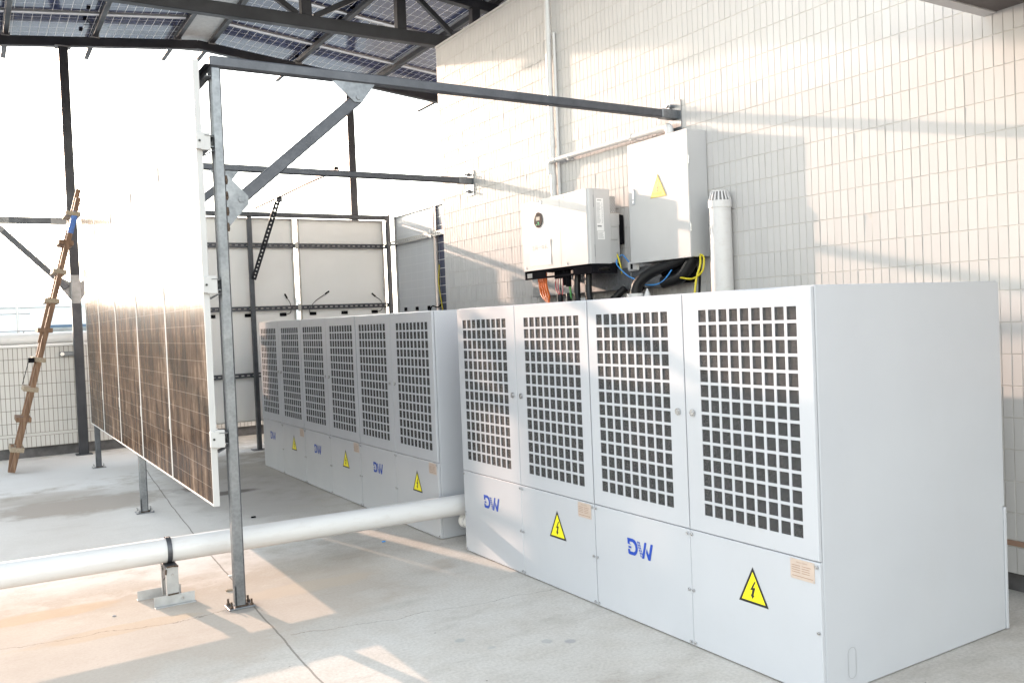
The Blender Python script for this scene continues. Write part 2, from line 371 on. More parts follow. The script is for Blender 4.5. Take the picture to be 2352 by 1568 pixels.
    def mesh(s, name, org=(0, 0, 0)):
        me = bpy.data.meshes.new(name); ox, oy, oz = org
        me.from_pydata([(x-ox, y-oy, z-oz) for x, y, z in s.v], [], s.f)
        me.polygons.foreach_set("use_smooth", s.sm); me.update(); return me

ORG = {}
def thing(name, label, cat, loc=(0, 0, 0), group=None, mat=None):
    o = bpy.data.objects.new(name, None); col.objects.link(o); o.empty_display_size = .1
    if mat is not None: o.matrix_world = mat; ORG[o.name] = None
    else: o.location = loc; ORG[o.name] = tuple(loc)
    o["label"] = label; o["category"] = cat
    if group: o["group"] = group
    return o
def part(name, mb, mat, parent, label=None, local=False):
    org = (0, 0, 0) if local else (ORG[parent.name] or (0, 0, 0))
    o = bpy.data.objects.new(name, mb.mesh(name, org)); col.objects.link(o)
    o.data.materials.append(MAT[mat]); o.parent = parent; ORG[o.name] = org
    if label: o["label"] = label
    return o
def solo(name, mb, mat, label, cat, group=None, kind=None, org=(0, 0, 0)):
    o = bpy.data.objects.new(name, mb.mesh(name, org)); col.objects.link(o); o.location = org
    o.data.materials.append(MAT[mat]); ORG[o.name] = org
    if kind: o["kind"] = kind
    else: o["label"] = label; o["category"] = cat
    if group: o["group"] = group
    return o
def dup(o, parent=None):
    c = o.copy(); col.objects.link(c); c.parent = parent; ORG[c.name] = ORG.get(o.name)
    for ch in list(o.children): dup(ch, c)
    return c
def text_mb(s, size, M, depth=.0):
    cu = bpy.data.curves.new("lettering", 'FONT'); cu.body = s; cu.size = size; cu.align_x = 'LEFT'; cu.resolution_u = 3
    ob = bpy.data.objects.new("lettering", cu); col.objects.link(ob)
    dg = bpy.context.evaluated_depsgraph_get(); dg.update()
    me = ob.evaluated_get(dg).to_mesh()
    mb = MB(); mb.add([tuple(v.co) for v in me.vertices], [tuple(p.vertices) for p in me.polygons], M)
    ob.evaluated_get(dg).to_mesh_clear(); bpy.data.objects.remove(ob); bpy.data.curves.remove(cu); return mb
def frameM(X, Y, Z, loc):
    M = Matrix((Vector(X), Vector(Y), Vector(Z))).transposed().to_4x4(); M.translation = loc; return M
# reading frame for things whose face looks to -x: right = -y, up = z
def faceM(x, y, z): return frameM((0, -1, 0), (0, 0, 1), (-1, 0, 0), (x, y, z))

XW = 4.77                      # tile face of the building
# ================================================================== SETTING
solo("ground", MB().box((-900, -600, -12.2), (900, 1500, -12)), 'ground', None, None, kind='structure')
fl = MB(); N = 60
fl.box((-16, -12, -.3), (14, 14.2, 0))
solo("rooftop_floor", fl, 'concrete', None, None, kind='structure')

# ------------------------------------------------------------------ tiled walls
PW, PH = .0557, .1723
def tile_mesh(w_, h_, name):
    c = .0015; t = .0035
    mb = MB()
    vs = [(0, 0, 0), (w_, 0, 0), (w_, h_, 0), (0, h_, 0), (c, c, t), (w_-c, c, t), (w_-c, h_-c, t), (c, h_-c, t)]
    mb.add(vs, [(4, 5, 6, 7), (0, 1, 5, 4), (1, 2, 6, 5), (2, 3, 7, 6), (3, 0, 4, 7)])
    return mb
def tile_field(parent, mat, org_fn, cells, near, tilt=.006):
    """cells: (u, v, w, h) in wall coordinates; org_fn(u, v, d) -> world point; the 300 listed in near become objects"""
    cache = {}; rest = MB()
    ex = Vector(org_fn(1, 0, 0)) - Vector(org_fn(0, 0, 0)); ey = Vector(org_fn(0, 1, 0)) - Vector(org_fn(0, 0, 0)); ez = Vector(org_fn(0, 0, 1)) - Vector(org_fn(0, 0, 0))
    for i, (u, v, w_, h_) in enumerate(cells):
        a, b = random.gauss(0, tilt), random.gauss(0, tilt)
        Rm = Matrix((ex, ey, ez)).transposed() @ Matrix.Rotation(a, 3, 'X') @ Matrix.Rotation(b, 3, 'Y')
        Mw = Rm.to_4x4(); Mw.translation = Vector(org_fn(u, v, random.uniform(-.0006, .0006)))
        if i in near:
            k = (round(w_, 4), round(h_, 4))
            if k not in cache:
                me = tile_mesh(w_, h_, "tile").mesh("tile"); me.materials.append(MAT[mat]); cache[k] = me
            o = bpy.data.objects.new("tile", cache[k]); col.objects.link(o); o.parent = parent
            Mw.translation = Mw.translation - Vector(parent.location); o.matrix_local = Mw
        else:
            t = tile_mesh(w_, h_, ""); rest.add(t.v, t.f, Mw)
    o = part("tile_field", rest, mat, parent); o["kind"] = "stuff"

# building
bld = thing("building_wall", "tall white-tiled rooftop building wall behind the cabinets", "building", (XW, 3, 0))
mb = MB(); mb.box((XW+.006, -5, .11), (12, 9.2, 4.79))
part("wall", mb, 'grout', bld)
part("base_curb", MB().box((XW+.05, -5, -.01), (12, 9.17, .11)), 'curb', bld)
part("joint_band", MB().box((XW-.002, -5, .262), (XW+.007, 9.2, .29)), 'print', bld)
bld.children[-1].data.materials[0] = MAT['grout']
part("roof_edge", MB().rbox((XW-.004, -5, 4.79), (12, 9.206, 4.815), .003), 'tile', bld)
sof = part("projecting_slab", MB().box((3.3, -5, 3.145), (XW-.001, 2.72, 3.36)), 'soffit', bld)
part("drip_edge", MB().box((3.298, 2.655, 3.138), (XW-.0012, 2.724, 3.364)), 'tile', bld)
cells = []; rows = [(.11, .255)] + [(.294, .272+PH-.005)] + [(.272+PH*k, .272+PH*(k+1)-.0038) for k in range(1, 26)] + [(.272+PH*26, 4.788)]
ncol = int((9.2-(-.5))/PW)
for j in range(ncol):
    y = 9.195 - (j+1)*PW
    for (z0, z1) in rows:
        cells.append((-(y+PW-.0019), z0, PW-.0038, z1-z0))
# choose the 300 that show largest: nearest visible columns above the cabinets
cand = [i for i, c in enumerate(cells) if 2.42 < -c[0]-PW < 4.3 and 1.7 < c[1] < 3.05 and not (-c[0] < 2.7 and c[1] > 3.0)]
cand.sort(key=lambda i: -cells[i][0])
near = set(sorted(cand, key=lambda i: (-cells[i][0]))[:300])
cand.sort(key=lambda i: abs(-cells[i][0]))
near = set(cand[:300])
tile_field(bld, 'tile', lambda u, v, d: (XW+.006-d, -u, v), cells, near)

# parapet along the back of the roof
PY = 13.5
par = thing("parapet_wall", "low white-tiled parapet with dark foot at the back of the roof", "wall", (1, PY, 0))
part("wall", MB().box((-14, PY+.006, .14), (12, PY+.3, 1.49)), 'pgrout', par)
part("base_curb", MB().box((-14, PY+.05, -.01), (12, PY+.29, .14)), 'curb', par)
part("coping", MB().rbox((-14, PY-.03, 1.49), (12, PY+.33, 1.525), .006), 'pvc', par)
cells = []; near = set()
prow = [(.145, .287)] + [(.335, .472)] + [(.478+.1715*k, .478+.1715*(k+1)-.006) for k in range(0, 6)]
for j in range(int(20/PW)):
    x = -8 + j*PW
    for (z0, z1) in prow: cells.append((x, z0, PW-.0062, min(z1, 1.488)-z0))
vis = [i for i, c in enumerate(cells) if c[0] > .22]
near = set(vis[:296])
tile_field(par, 'ptile', lambda u, v, d: (u, PY+.006-d, v), cells, near)
part("joint_band", MB().box((-14, PY-.001, .292), (12, PY+.008, .33)), 'ptile', par)
pp = solo("parapet_pipe", MB().cyl((-14, PY+.12, 1.605), (4.4, PY+.12, 1.605), .078, 24), 'pvc', "white plastic pipe lying along the top of the parapet", "pipe", org=(0, PY+.12, 1.53))
rail = thing("wire_railing", "thin metal railing wire on small posts above the parapet pipe", "railing", (0, PY+.28, 1.525))
part("wire", MB().cyl((-14, PY+.28, 1.715), (6, PY+.28, 1.715), .0065, 8), 'galv', rail)
for x in (-5.3, -2.5, .62, 3.4): part("post", MB().cyl((x, PY+.28, 1.525), (x, PY+.28, 1.72), .009, 8), 'galv', rail)
clm = thing("pipe_clamp", "small grey conduit clamp on the parapet beside the canopy column", "clamp", (1.13, PY, 1.38))
part("saddle", MB().rbox((1.02, PY-.06, 1.35), (1.2, PY, 1.41), .008), 'galv', clm); part("nut", MB().cyl((1.05, PY-.09, 1.38), (1.05, PY-.055, 1.38), .028, 6, smooth=False), 'bolt', clm)

# distant building
fb = thing("distant_building", "pale blue clad building with framed windows far beyond the parapet", "building", (0, 32, -12))
part("wall", MB().box((-22, 32, -12), (12, 46, 2.62)), 'far_wall', fb)
part("roof_edge", MB().box((-22.1, 31.9, 2.62), (12.1, 46, 2.74)), 'far_wall', fb)
for (x0, x1) in ((2.0, 3.75), (-1.9, .25), (-5.2, -3.2), (5.6, 7.6)):
    wd = part("window", MB().box((x0, 31.93, .7), (x1, 31.99, 2.03)), 'far_frame', fb)
    for k in range(2):
        a = x0+.09+k*(x1-x0-.09)/2; part("pane", MB().box((a, 31.915, .79), (a+(x1-x0-.27)/2, 31.925, 1.94)), 'far_glass', wd)
sc = thing("scaffold_frame", "thin pale scaffold poles standing before the distant building", "scaffold", (.6, 31, -12))
for x in (.15, 1.25): part("pole", MB().cyl((x, 31, -12), (x, 31, 3.25), .035, 8), 'alu', sc)
for z in (1.2, 1.8, 2.4): part("cross_tube", MB().cyl((-.2, 31.05, z), (1.6, 31.05, z), .028, 8), 'alu', sc)

# ================================================================== SOLAR CANOPY
can = thing("solar_canopy_frame", "dark steel gable canopy with columns, truss and purlins overhead", "canopy", (3, 13.28, 0))
YG, RX = 13.28, 2.97                      # far gable, ridge
def roofz(x): return 5.83 - .104*abs(x-RX)        # top of rafters
def rafter(y, hh=.125, ww=.10):
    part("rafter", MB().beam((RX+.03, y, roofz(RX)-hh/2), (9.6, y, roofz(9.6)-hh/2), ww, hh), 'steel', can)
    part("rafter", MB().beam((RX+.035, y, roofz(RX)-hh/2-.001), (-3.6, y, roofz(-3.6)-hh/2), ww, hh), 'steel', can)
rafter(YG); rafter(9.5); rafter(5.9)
for x in (-3.2, 1.24, 5.3, 9.2): 
    c_ = part("column", MB().beam((x, YG, 0), (x, YG, roofz(x)-.13), .118, .118, (0, 1, 0), .01), 'steel', can)
    if x == 1.24:
        part("paint_patch", MB().beam((x, YG, 2.05), (x, YG, 2.45), .121, .121, (0, 1, 0), .01), 'steel_patch', c_)
        part("base_plate", MB().box((x-.1, YG-.1, 0), (x+.1, YG+.1, .012)), 'galv_dark', c_)
    part("cap_plate", MB().box((x-.1, YG-.08, roofz(x)-.142), (x+.1, YG+.08, roofz(x)-.129)), 'steel_patch', c_)
for i, x in enumerate((-3.2, -1.6, -.5, .574, 1.644, 2.727, 3.202, 4.49, 5.783, 7.05, 8.3, 9.4)):
    z = roofz(x)+.036
    part("purlin", MB().beam((x, 4.6, z), (x, 14.37, z), .068, .07), 'steel', can)
    for y in (YG,): part("cleat", MB().box((x-.05, y-.056, z-.05), (x+.05, y-.0505, z-.002)), 'steel_patch', can)
part("ridge_cap", MB().box((2.764, 4.6, 5.862), (3.165, 13.9, 5.872)), 'ridge', can)
# truss at the middle of the canopy
TY = 9.5
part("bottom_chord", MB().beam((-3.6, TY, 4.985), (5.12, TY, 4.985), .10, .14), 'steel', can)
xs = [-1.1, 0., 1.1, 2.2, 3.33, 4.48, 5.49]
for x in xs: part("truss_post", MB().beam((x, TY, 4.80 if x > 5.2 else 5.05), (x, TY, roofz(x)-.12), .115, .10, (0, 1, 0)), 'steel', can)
def dg(xa, za, xb, zb): part("truss_diagonal", MB().beam((xa, TY+.005, za), (xb, TY+.005, zb), .06, .06), 'steel', can)
dg(2.28, 5.66, 3.24, 5.06); dg(3.42, 5.06, 4.40, 5.6); dg(4.56, 5.6, 5.47, 4.86); dg(1.18, 5.06, 2.12, 5.66); dg(.08, 5.5, 1.02, 5.06)
part("guard_tube", MB().cyl((4.9, 9.0, 4.93), (7.5, 5.2, 5.25), .016, 8), 'galv_dark', can)
# bracing of the far gable, left bay and right bay
def tie(x0, x1, z, br):
    part("tie_beam", MB().beam((x0, YG, z), (x1, YG, z), .075, .085), 'galv_dark', can)
tie(-3.1, 1.17, 3.17, 1)
part("tie_end", MB().beam((.98, YG, 3.17), (1.175, YG, 3.17), .078, .088), 'steel_patch', can); part("tie_end", MB().beam((.2, YG, 3.17), (.5, YG, 3.17), .0782, .0882), 'steel_patch', can)
part("knee_brace", MB().beam((1.14, YG, 2.27), (.33, YG, 3.12), .07, .075), 'galv_dark', can)
part("brace_end", MB().beam((.42, YG, 3.02), (.335, YG, 3.11), .073, .078), 'steel_patch', can)
for sx in (-1, 1): part("gusset", MB().prism([(0, -.13), (0, .13), (sx*.13, .2), (sx*.13, .06)], .01, frameM((1, 0, 0), (0, 0, 1), (0, -1, 0), (1.24+sx*.055, YG, 2.22))), 'steel_patch', can)
# ------------------------------------------------------------------ solar modules
def module(name, label, cat, M, W, L, glass, back=None, group=None, frame='alu', fd=.035, boxes=False, lip=.012):
    t = thing(name, label, cat, mat=M, group=group)
    key = (W, L, glass, frame, fd, back)
    mb = MB()
    mb.rbox((0, 0, -fd), (lip, L, 0), .0015); mb.rbox((W-lip, 0, -fd), (W, L, 0), .0015)
    mb.rbox((lip+.0002, 0, -fd), (W-lip-.0002, lip, 0), .0015); mb.rbox((lip+.0002, L-lip, -fd), (W-lip-.0002, L, 0), .0015)
    # inner return flange at the back
    f = .028
    mb.box((lip, lip, -fd+.0005), (f, L-lip, -fd+.0025)); mb.box((W-f, lip, -fd+.0005), (W-lip, L-lip, -fd+.0025))
    part("frame", mb, frame, t, local=True)
    g = MB().box((lip, lip, -.008), (W-lip, L-lip, -.002)); part("laminate", g, glass, t, local=True)
    if back: part("backsheet", MB().box((lip+.001, lip+.001, -.0095), (W-lip-.001, L-lip-.001, -.0082)), back, t, local=True)
    return t
# roof field: rows from the far edge towards the viewer
ordw = ["farthest", "second", "third", "fourth", "fifth", "sixth", "seventh"]
cs, sn = math.cos(math.atan(.104)), math.sin(math.atan(.104))
proto = {}
for r_ in range(6):
    yf = 13.92 - 1.4*r_
    for side, nm in ((1, "right"), (-1, "left")):
        for k, nk in ((0, "beside the ridge"), (1, "on the outer edge")):
            s0 = .20 + k*2.602
            Yv = (cs*side, 0, -sn); Zv = (sn*side, 0, cs)
            Xv = Vector(Yv).cross(Vector(Zv))
            x0 = RX + side*s0*cs; z0 = 5.83 + .078 - sn*s0 + .036
            org = (x0, yf, z0) if Xv.y < 0 else (x0, yf-1.36, z0)
            lab = "dark blue canopy roof panel, %s row from the far edge, %s slope %s" % (ordw[r_], nm, nk)
            M_ = frameM(Xv, Yv, Zv, org)
            if not proto:
                proto['p'] = module("roof_solar_panel", lab, "solar panel", M_, 1.36, 2.6, 'pv_roof', group="canopy roof solar panels")
                jb = MB()
                for q in (.2, .68, 1.16): jb.rbox((q-.045, 1.29, -.026), (q+.045, 1.33, -.009), .003)
                part("junction_box", jb, 'black', proto['p'], local=True)
                part("lead", MB().tube([(.2, 1.3, -.02), (.3, 1.24, -.06), (.42, 1.3, -.03)], .004, 6), 'black', proto['p'], local=True)
            else:
                o = dup(proto['p']); o["label"] = lab; o.matrix_world = M_
# five upright panels in a row
NX = 1.13; nearw = ["nearest of the five, next to the front steel post", "second nearest upright panel in the dusty row", "middle upright panel of the dusty row of five", "fourth upright panel in the dusty row, second from the ladder", "farthest upright panel of the dusty row, beside the wooden ladder"]
pf = None
for i in range(5):
    y1 = 5.14 + (i+1)*1.2 - .005
    M_ = frameM((0, -1, 0), (0, 0, 1), (-1, 0, 0), (NX, y1, .605))
    lab = "brown dusty glass solar panel, " + nearw[i] if i else "brown dusty glass solar panel, " + nearw[0]
    t = module("upright_solar_panel", lab, "solar panel", M_, 1.19, 2.53, 'pv_front', 'pv_back', group="upright solar panels in a row", frame='alu_frame')
    for z in (.385, 1.26, 2.07):        # clamps over the right hand edge
        cb = MB(); cb.rbox((1.19-.008, z-.045, -.0365), (1.205 if i else 1.215, z+.045, .004), .002)
        if i == 0: cb.rbox((1.19-.003, z-.05, -.075), (1.214, z+.05, -.02), .002)
        c_ = part("clamp", cb, 'alu_frame', t, local=True)
        if i == 0: part("screw", MB().cyl((1.2155, z, -.014), (1.219, z, -.014), .007, 8), 'sign_k', c_, local=True)
# ------------------------------------------------------------------ galvanised frames carrying the upright panels
PX = 1.257
frl = ["nearest galvanised steel frame: post, wall beam and diagonal brace", "middle galvanised frame with beam to the wall behind the first", "farthest galvanised frame at the back row of white panels"]
def bolt(mb, p, d, r=.011, h=.012): mb.cyl(p, Vector(p)+Vector(d)*h, r, 6, smooth=False)
for i, (yp, xe) in enumerate(((5.18, XW), (8.48, XW), (11.79, 5.2))):
    mat = 'galv_dark'
    t = thing("steel_frame", frl[i], "steel frame", (PX, yp, 0), group="steel frames across the panel bay")
    po = part("post", MB().beam((PX, yp, 0.006), (PX, yp, 3.108), .062, .062, (0, 1, 0), .009), 'galv' if i < 2 else 'galv_dark', t)
    bp = part("base_plate", MB().rbox((PX-.075, yp-.06, 0), (PX+.075, yp+.06, .009), .002), 'galv', t)
    b_ = MB()
    for sx in (-.057, .057):
        for sy in (-.04, .04): part("anchor_bolt", MB().cyl((PX+sx, yp+sy, .009), (PX+sx, yp+sy, .045), .006, 8).cyl((PX+sx, yp+sy, .009), (PX+sx, yp+sy, .02), .011, 6, smooth=False), 'bolt' if i else 'rust', bp)
    part("weld_bead", MB().tube([(PX-.035, yp-.036, .012), (PX, yp-.037, .012), (PX+.036, yp-.035, .012), (PX+.037, yp+.02, .012)], .0055, 6, 3), 'rust', bp)
    part("foot_angle", MB().rbox((PX-.036, yp-.036, .01), (PX-.032, yp-.01, .13), .001), 'galv', bp)
    zb = 3.14
    part("beam", MB().beam((PX-.03, yp, zb), (xe-.13 if i < 2 else xe, yp, zb), .06, .062, c=.008), mat, t)
    if i < 2:
        part("beam_sleeve", MB().beam((xe-.16, yp, zb), (xe-.006, yp, zb), .068, .07, c=.004), 'galv', t)
        wp = part("wall_plate", MB().rbox((xe-.008, yp-.07, zb-.16), (xe-.001, yp+.07, zb+.11), .001), 'galv', t)
        bm = MB()
        for z in (zb-.11, zb+.075): bm.cyl((xe-.008, yp+.045, z), (xe-.06, yp+.045, z), .012, 10); bm.cyl((xe-.008, yp+.045, z), (xe-.03, yp+.045, z), .02, 6, smooth=False)
        part("bolt", bm, 'bolt', wp)
        # diagonal brace between two gussets
        zl = 2.36 if i == 0 else 2.42; xl = PX+.11; xu = PX+.88; zu = 3.045
        part("diagonal_brace", MB().beam((xl-.02, yp+.012, zl-.02), (xu, yp+.012, zu-.02), .05, .07, c=.006), mat, t)
        g1 = part("gusset", MB().prism([(0, -.17), (0, .15), (.125, .02), (.125, -.03)], .006, frameM((1, 0, 0), (0, 0, 1), (0, -1, 0), (PX+.031, yp-.014, zl))), 'galv', t)
        g2 = part("gusset", MB().prism([(-.16, 0), (.12, 0), (.03, -.12), (-.02, -.12)], .006, frameM((1, 0, 0), (0, 0, 1), (0, -1, 0), (xu-.02, yp-.014, zb-.031))), 'galv', t)
        bm = MB(); bm.cyl((PX+.115, yp-.020, zl), (PX+.115, yp-.026, zl), .02, 6, smooth=False); part("bolt", bm, 'galv', g1)
        bm = MB(); bm.cyl((xu-.012, yp-.020, zb-.12), (xu-.012, yp-.026, zb-.12), .018, 6, smooth=False); part("bolt", bm, 'galv', g2)
        wb = MB()
        for q in range(4): wb.tube([(PX+.031, yp-.018, zl+.13-.09*q), (PX+.034, yp-.022, zl+.10-.09*q), (PX+.031, yp-.018, zl+.085-.09*q)], .009, 6, 3)
        part("weld_bead", wb, 'rust', g1)
    else:
        part("post", MB().beam((3.22, yp, 0), (3.22, yp, zb-.032), .058, .058, (0, 1, 0), .006), 'galv_dark', t)
        part("base_plate", MB().box((3.12, yp-.08, 0), (3.32, yp+.08, .01)), 'galv_dark', t)
        part("post", MB().beam((5.215, yp, 0), (5.215, yp, zb+.03), .058, .058, (0, 1, 0), .006), 'galv_dark', t)
# horizontal struts behind the upright row, open ends towards the viewer
for z, nm in ((.99, "lowest"), (1.865, "middle"), (2.675, "upper")):
    t = thing("strut_rail", "%s perforated strut carrying the upright panels from behind" % nm, "rail", (1.2, 5.1, z), group="struts behind the upright panels")
    Mx = frameM((0, 1, 0), (0, 0, 1), (1, 0, 0), (1.222, 5.125, z))
    mb = MB().perf(6.62, .06, .05, .026, .012, .05, Mx); part("channel", mb, 'galv', t)
    part("spring_nut", MB().rbox((1.172, 5.135, z-.017), (1.19, 5.16, z+.02), .003), 'blue_plastic', t)
    part("end_bracket", MB().box((1.173, 5.117, z+.031), (1.226, 5.20, z+.034)).prism([(0, 0), (.055, .03), (.055, .034), (0, .006)], .07, frameM((1, 0, 0), (0, 0, 1), (0, 1, 0), (1.17, 5.13, z-.08))), 'galv_dark', t)
t = thing("top_angle", "perforated steel angle along the tops of the galvanised posts", "rail", (1.22, 5.1, 3.1))
part("channel", MB().perf(6.7, .07, .05, .018, .016, .035, frameM((0, 1, 0), (0, 0, 1), (1, 0, 0), (1.224, 5.10, 3.07))), 'galv_dark', t)

# back screen of white-backed panels
YB = 11.90
bl = ["white-backed solar panel beside the corner post of the back screen", "white-backed solar panel in the middle of the back screen behind the tall post", "white-backed solar panel at the left of the back screen behind the dusty row"]
for i, (xa, xb) in enumerate(((3.905, 5.19), (2.525, 3.845), (1.385, 2.465))):
    M_ = frameM((-1, 0, 0), (0, 0, 1), (0, 1, 0), (xb, YB+.036, .375))
    t = module("back_solar_panel", bl[i], "solar panel", M_, round(xb-xa, 3), 2.735, 'pv_back', group="white-backed panels of the back screen", frame='alu_dull')
    W_ = xb-xa
    for q, fx in enumerate((.14, .5, .86)):
        u = W_*fx
        jb = part("junction_box", MB().rbox((u-.045, 1.40, -.032), (u+.045, 1.445, -.0085), .004), 'black', t, local=True)
        if q != 1:
            s_ = -1 if q == 0 else 1
            pts = [(u+s_*.045, 1.42, -.02), (u+s_*.1, 1.45, -.045), (u+s_*.1, 1.56, -.05), (u+s_*(.06 if i else .01), 1.64, -.045)]
            if i == 0 and q == 2: pts = [(u+.045, 1.42, -.02), (u+.05, 1.5, -.05), (u-.04, 1.60, -.05), (u-.18, 1.69, -.045)]
            part("lead", MB().tube(pts, .0045, 6), 'black', jb, local=True)
            e = Vector(pts[-1]); d = (e-Vector(pts[-2])).normalized()
            part("plug", MB().cyl(e, e+d*.07, .011, 8), 'black', jb, local=True)
for z, nm in ((2.735, "top"), (1.885, "middle"), (.995, "bottom")):
    t = thing("cross_strut", "%s slotted strut across the back screen of white panels" % nm, "rail", (3.3, YB-.05, z), group="slotted struts across the back screen")
    part("channel", MB().perf(3.85, .062, .075, .038, .016, .04, frameM((1, 0, 0), (0, 0, 1), (0, -1, 0), (1.36, YB-.045, z))), 'galv_dark', t)
    for x in (3.875, 2.5): part("mid_clamp", MB().rbox((x-.022, YB-.055, z-.05), (x+.022, YB-.0462, z+.05), .003), 'alu_dull', t)
t = thing("long_strut", "sunlit slotted strut running between the two rear frames", "rail", (3.22, 8.5, 3.19))
part("channel", MB().perf(3.3, .05, .075, .036, .014, .04, frameM((0, 1, 0), (-1, 0, 0), (0, 0, 1), (3.22, 8.48, 3.215))), 'galv_dark', t)
a = Vector((3.235, 11.75, 2.27)); b = Vector((3.235, 10.5, 3.17)); d = (b-a)
t = thing("slotted_brace", "black slotted diagonal brace from the tall rear post up to the strut", "brace", tuple(a))
dn = d.normalized(); zz = Vector((-.35, -.75, -.55)); zz = (zz - dn*zz.dot(dn)).normalized()
part("channel", MB().perf(d.length, .062, .075, .034, .014, .035, frameM(dn, zz.cross(dn), zz, a)), 'steel', t)
part("end_clip", MB().rbox((3.20, 10.46, 3.13), (3.27, 10.54, 3.195), .005), 'galv_dark', t)

M_ = frameM((-1, 0, 0), (0, 0, 1), (0, 1, 0), (1.405, 11.20, .62))
module("sun_blocker_panel", "narrow white panel added to block sun at the far end of the dusty row, behind it", "panel", M_, .235, 2.5, 'pv_back', frame='alu_dull')  # added out of view to block sun, leaving one light strip on the floor
# side screen in the corner behind the building
XS = 5.24
M_ = frameM((0, 1, 0), (0, 0, 1), (1, 0, 0), (XS+.036, 10.39, .40))
t = module("side_solar_panel", "pale glass-backed solar panel in the corner between back screen and building", "solar panel", M_, 1.24, 2.735, 'pv_side', group="side screen panels", frame='alu')
for u in (.25, .62, .99): part("junction_box", MB().rbox((u-.03, 1.38, -.03), (u+.03, 1.43, -.0085), .004), 'black', t, local=True)
part("lead", MB().tube([(.25, 1.40, -.03), (.15, 1.35, -.06), (.05, 1.42, -.07), (-.1, 1.40, -.06), (-.2, 1.45, -.05)], .008, 6), 'black', t, local=True)
M_ = frameM((0, 1, 0), (0, 0, 1), (1, 0, 0), (XS+.036, 9.24, .40))
t = module("side_solar_panel", "dark blue solar panel half hidden behind the building corner", "solar panel", M_, 1.1, 2.735, 'pv_blue', group="side screen panels", frame='alu')
part("lead", MB().tube([(.98, 1.95, -.05), (1.0, 1.7, -.06), (.93, 1.4, -.06), (.9, 1.1, -.05), (.92, .8, -.05)], .008, 6), 'yellow', t, local=True)
t = thing("side_strut", "white slotted strut across the corner panels beside the building", "rail", (5.2, 10.4, 2.75))
part("channel", MB().perf(2.4, .06, .06, .03, .016, .04, frameM((0, -1, 0), (0, 0, 1), (-1, 0, 0), (5.19, 11.72, 2.755))), 'alu_dull', t)
part("mid_clamp", MB().rbox((5.178, 10.34, 2.70), (5.188, 10.38, 2.82), .003), 'alu', t)
t = thing("side_top_rail", "slim steel edge above the corner panels", "rail", (5.2, 10.4, 3.17))
part("bar", MB().beam((5.21, 11.75, 3.175), (5.21, 9.3, 3.165), .03, .02), 'galv_dark', t)

# ================================================================== BATTERY CABINETS
CW, CD, CH = 1.511, 1.33, 1.69
def door_mb(y0, y1, z0, z1, hy0, hy1, hz0, hz1, nc, nr, hw, hh, xf, xb, hd):
    py = (hy1-hy0-hw)/(nc-1); pz = (hz1-hz0-hh)/(nr-1); c = .003
    ys = [y0, y0+c]; zs = [z0, z0+c]
    for i in range(nc): ys += [hy0+i*py, hy0+i*py+hw]
    for i in range(nr): zs += [hz0+i*pz, hz0+i*pz+hh]
    ys += [y1-c, y1]; zs += [z1-c, z1]
    ny, nz = len(ys), len(zs)
    vs = []
    for i, y in enumerate(ys):
        for j, z in enumerate(zs):
            edge = i in (0, ny-1) or j in (0, nz-1)
            vs.append((xf+(c if edge else 0), y, z))
    I = lambda i, j: i*nz+j
    fs = []; mb = MB()
    hole = lambda i, j: 2 <= i < ny-3 and 2 <= j < nz-3 and i % 2 == 0 and j % 2 == 0
    for i in range(ny-1):
        for j in range(nz-1):
            if hole(i, j):
                a, b, e, d = ys[i], ys[i+1], zs[j], zs[j+1]
                q = [(xf, a, e), (xf, b, e), (xf, b, d), (xf, a, d), (-hd, a, e), (-hd, b, e), (-hd, b, d), (-hd, a, d)]
                mb.add(q, [(0, 1, 5, 4), (1, 2, 6, 5), (2, 3, 7, 6), (3, 0, 4, 7)])
            else: fs.append((I(i, j), I(i, j+1), I(i+1, j+1), I(i+1, j)))
    mb.add(vs, fs)
    q = [(xf+c, y0, z0), (xf+c, y1, z0), (xf+c, y1, z1), (xf+c, y0, z1), (xb, y0, z0), (xb, y1, z0), (xb, y1, z1), (xb, y0, z1)]
    mb.add(q, [(0, 1, 5, 4), (1, 2, 6, 5), (2, 3, 7, 6), (3, 0, 4, 7)])
    return mb
def logo_mb(x, yc, zc, W, H):
    P = lambda u, v: ((u-230)/1195*W, (1035-v)/748*H)
    D = [(230, 287), (500, 284), (590, 320), (650, 385), (700, 500), (725, 656), (715, 770), (680, 880), (625, 980), (560, 1034), (300, 1030), (265, 990), (255, 788), (350, 788), (360, 882), (530, 882), (580, 840), (610, 760), (612, 680), (600, 590), (560, 500), (480, 437), (340, 438), (345, 541), (405, 560), (405, 580), (245, 566)]
    B = [(280, 650), (420, 650), (420, 740), (280, 740)]
    S1 = [(1045, 290), (1130, 290), (1130, 330), (1015, 1020), (1005, 1040), (905, 1045)]
    S2 = [(1135, 540), (1105, 746), (1190, 1030), (1205, 1045), (1290, 1045), (1300, 1030), (1425, 320), (1420, 293), (1330, 291), (1230, 800)]
    mb = MB(); Mx = faceM(x, yc+W/2, zc-H/2)
    for poly in (D, B, S1, S2):
        q = [P(*p) for p in poly]; mb.add([(a, b, 0) for a, b in q], [tuple(range(len(q)))[::-1]], Mx)
    for k in range(6):
        v0 = 330+k*116; v1 = v0+88
        for c in range(2):
            u = 692+c*72+(v0-330)*.235
            if c == 1 and k > 4: continue
            s_ = .235*88
            q = [P(u, v0), P(u+50, v0+6), P(u+50+s_, v1+6), P(u+s_, v1)]
            mb.add([(a, b, 0) for a, b in q], [(3, 2, 1, 0)], Mx)
    return mb
BOLT = [(.10, 0.42), (-.20, -.06), (-.04, -.04), (-.12, -.30), (-.20, -.28), (-.06, -.52), (.10, -.30), (.02, -.31), (.16, .10), (.0, .08), (.20, .42)]
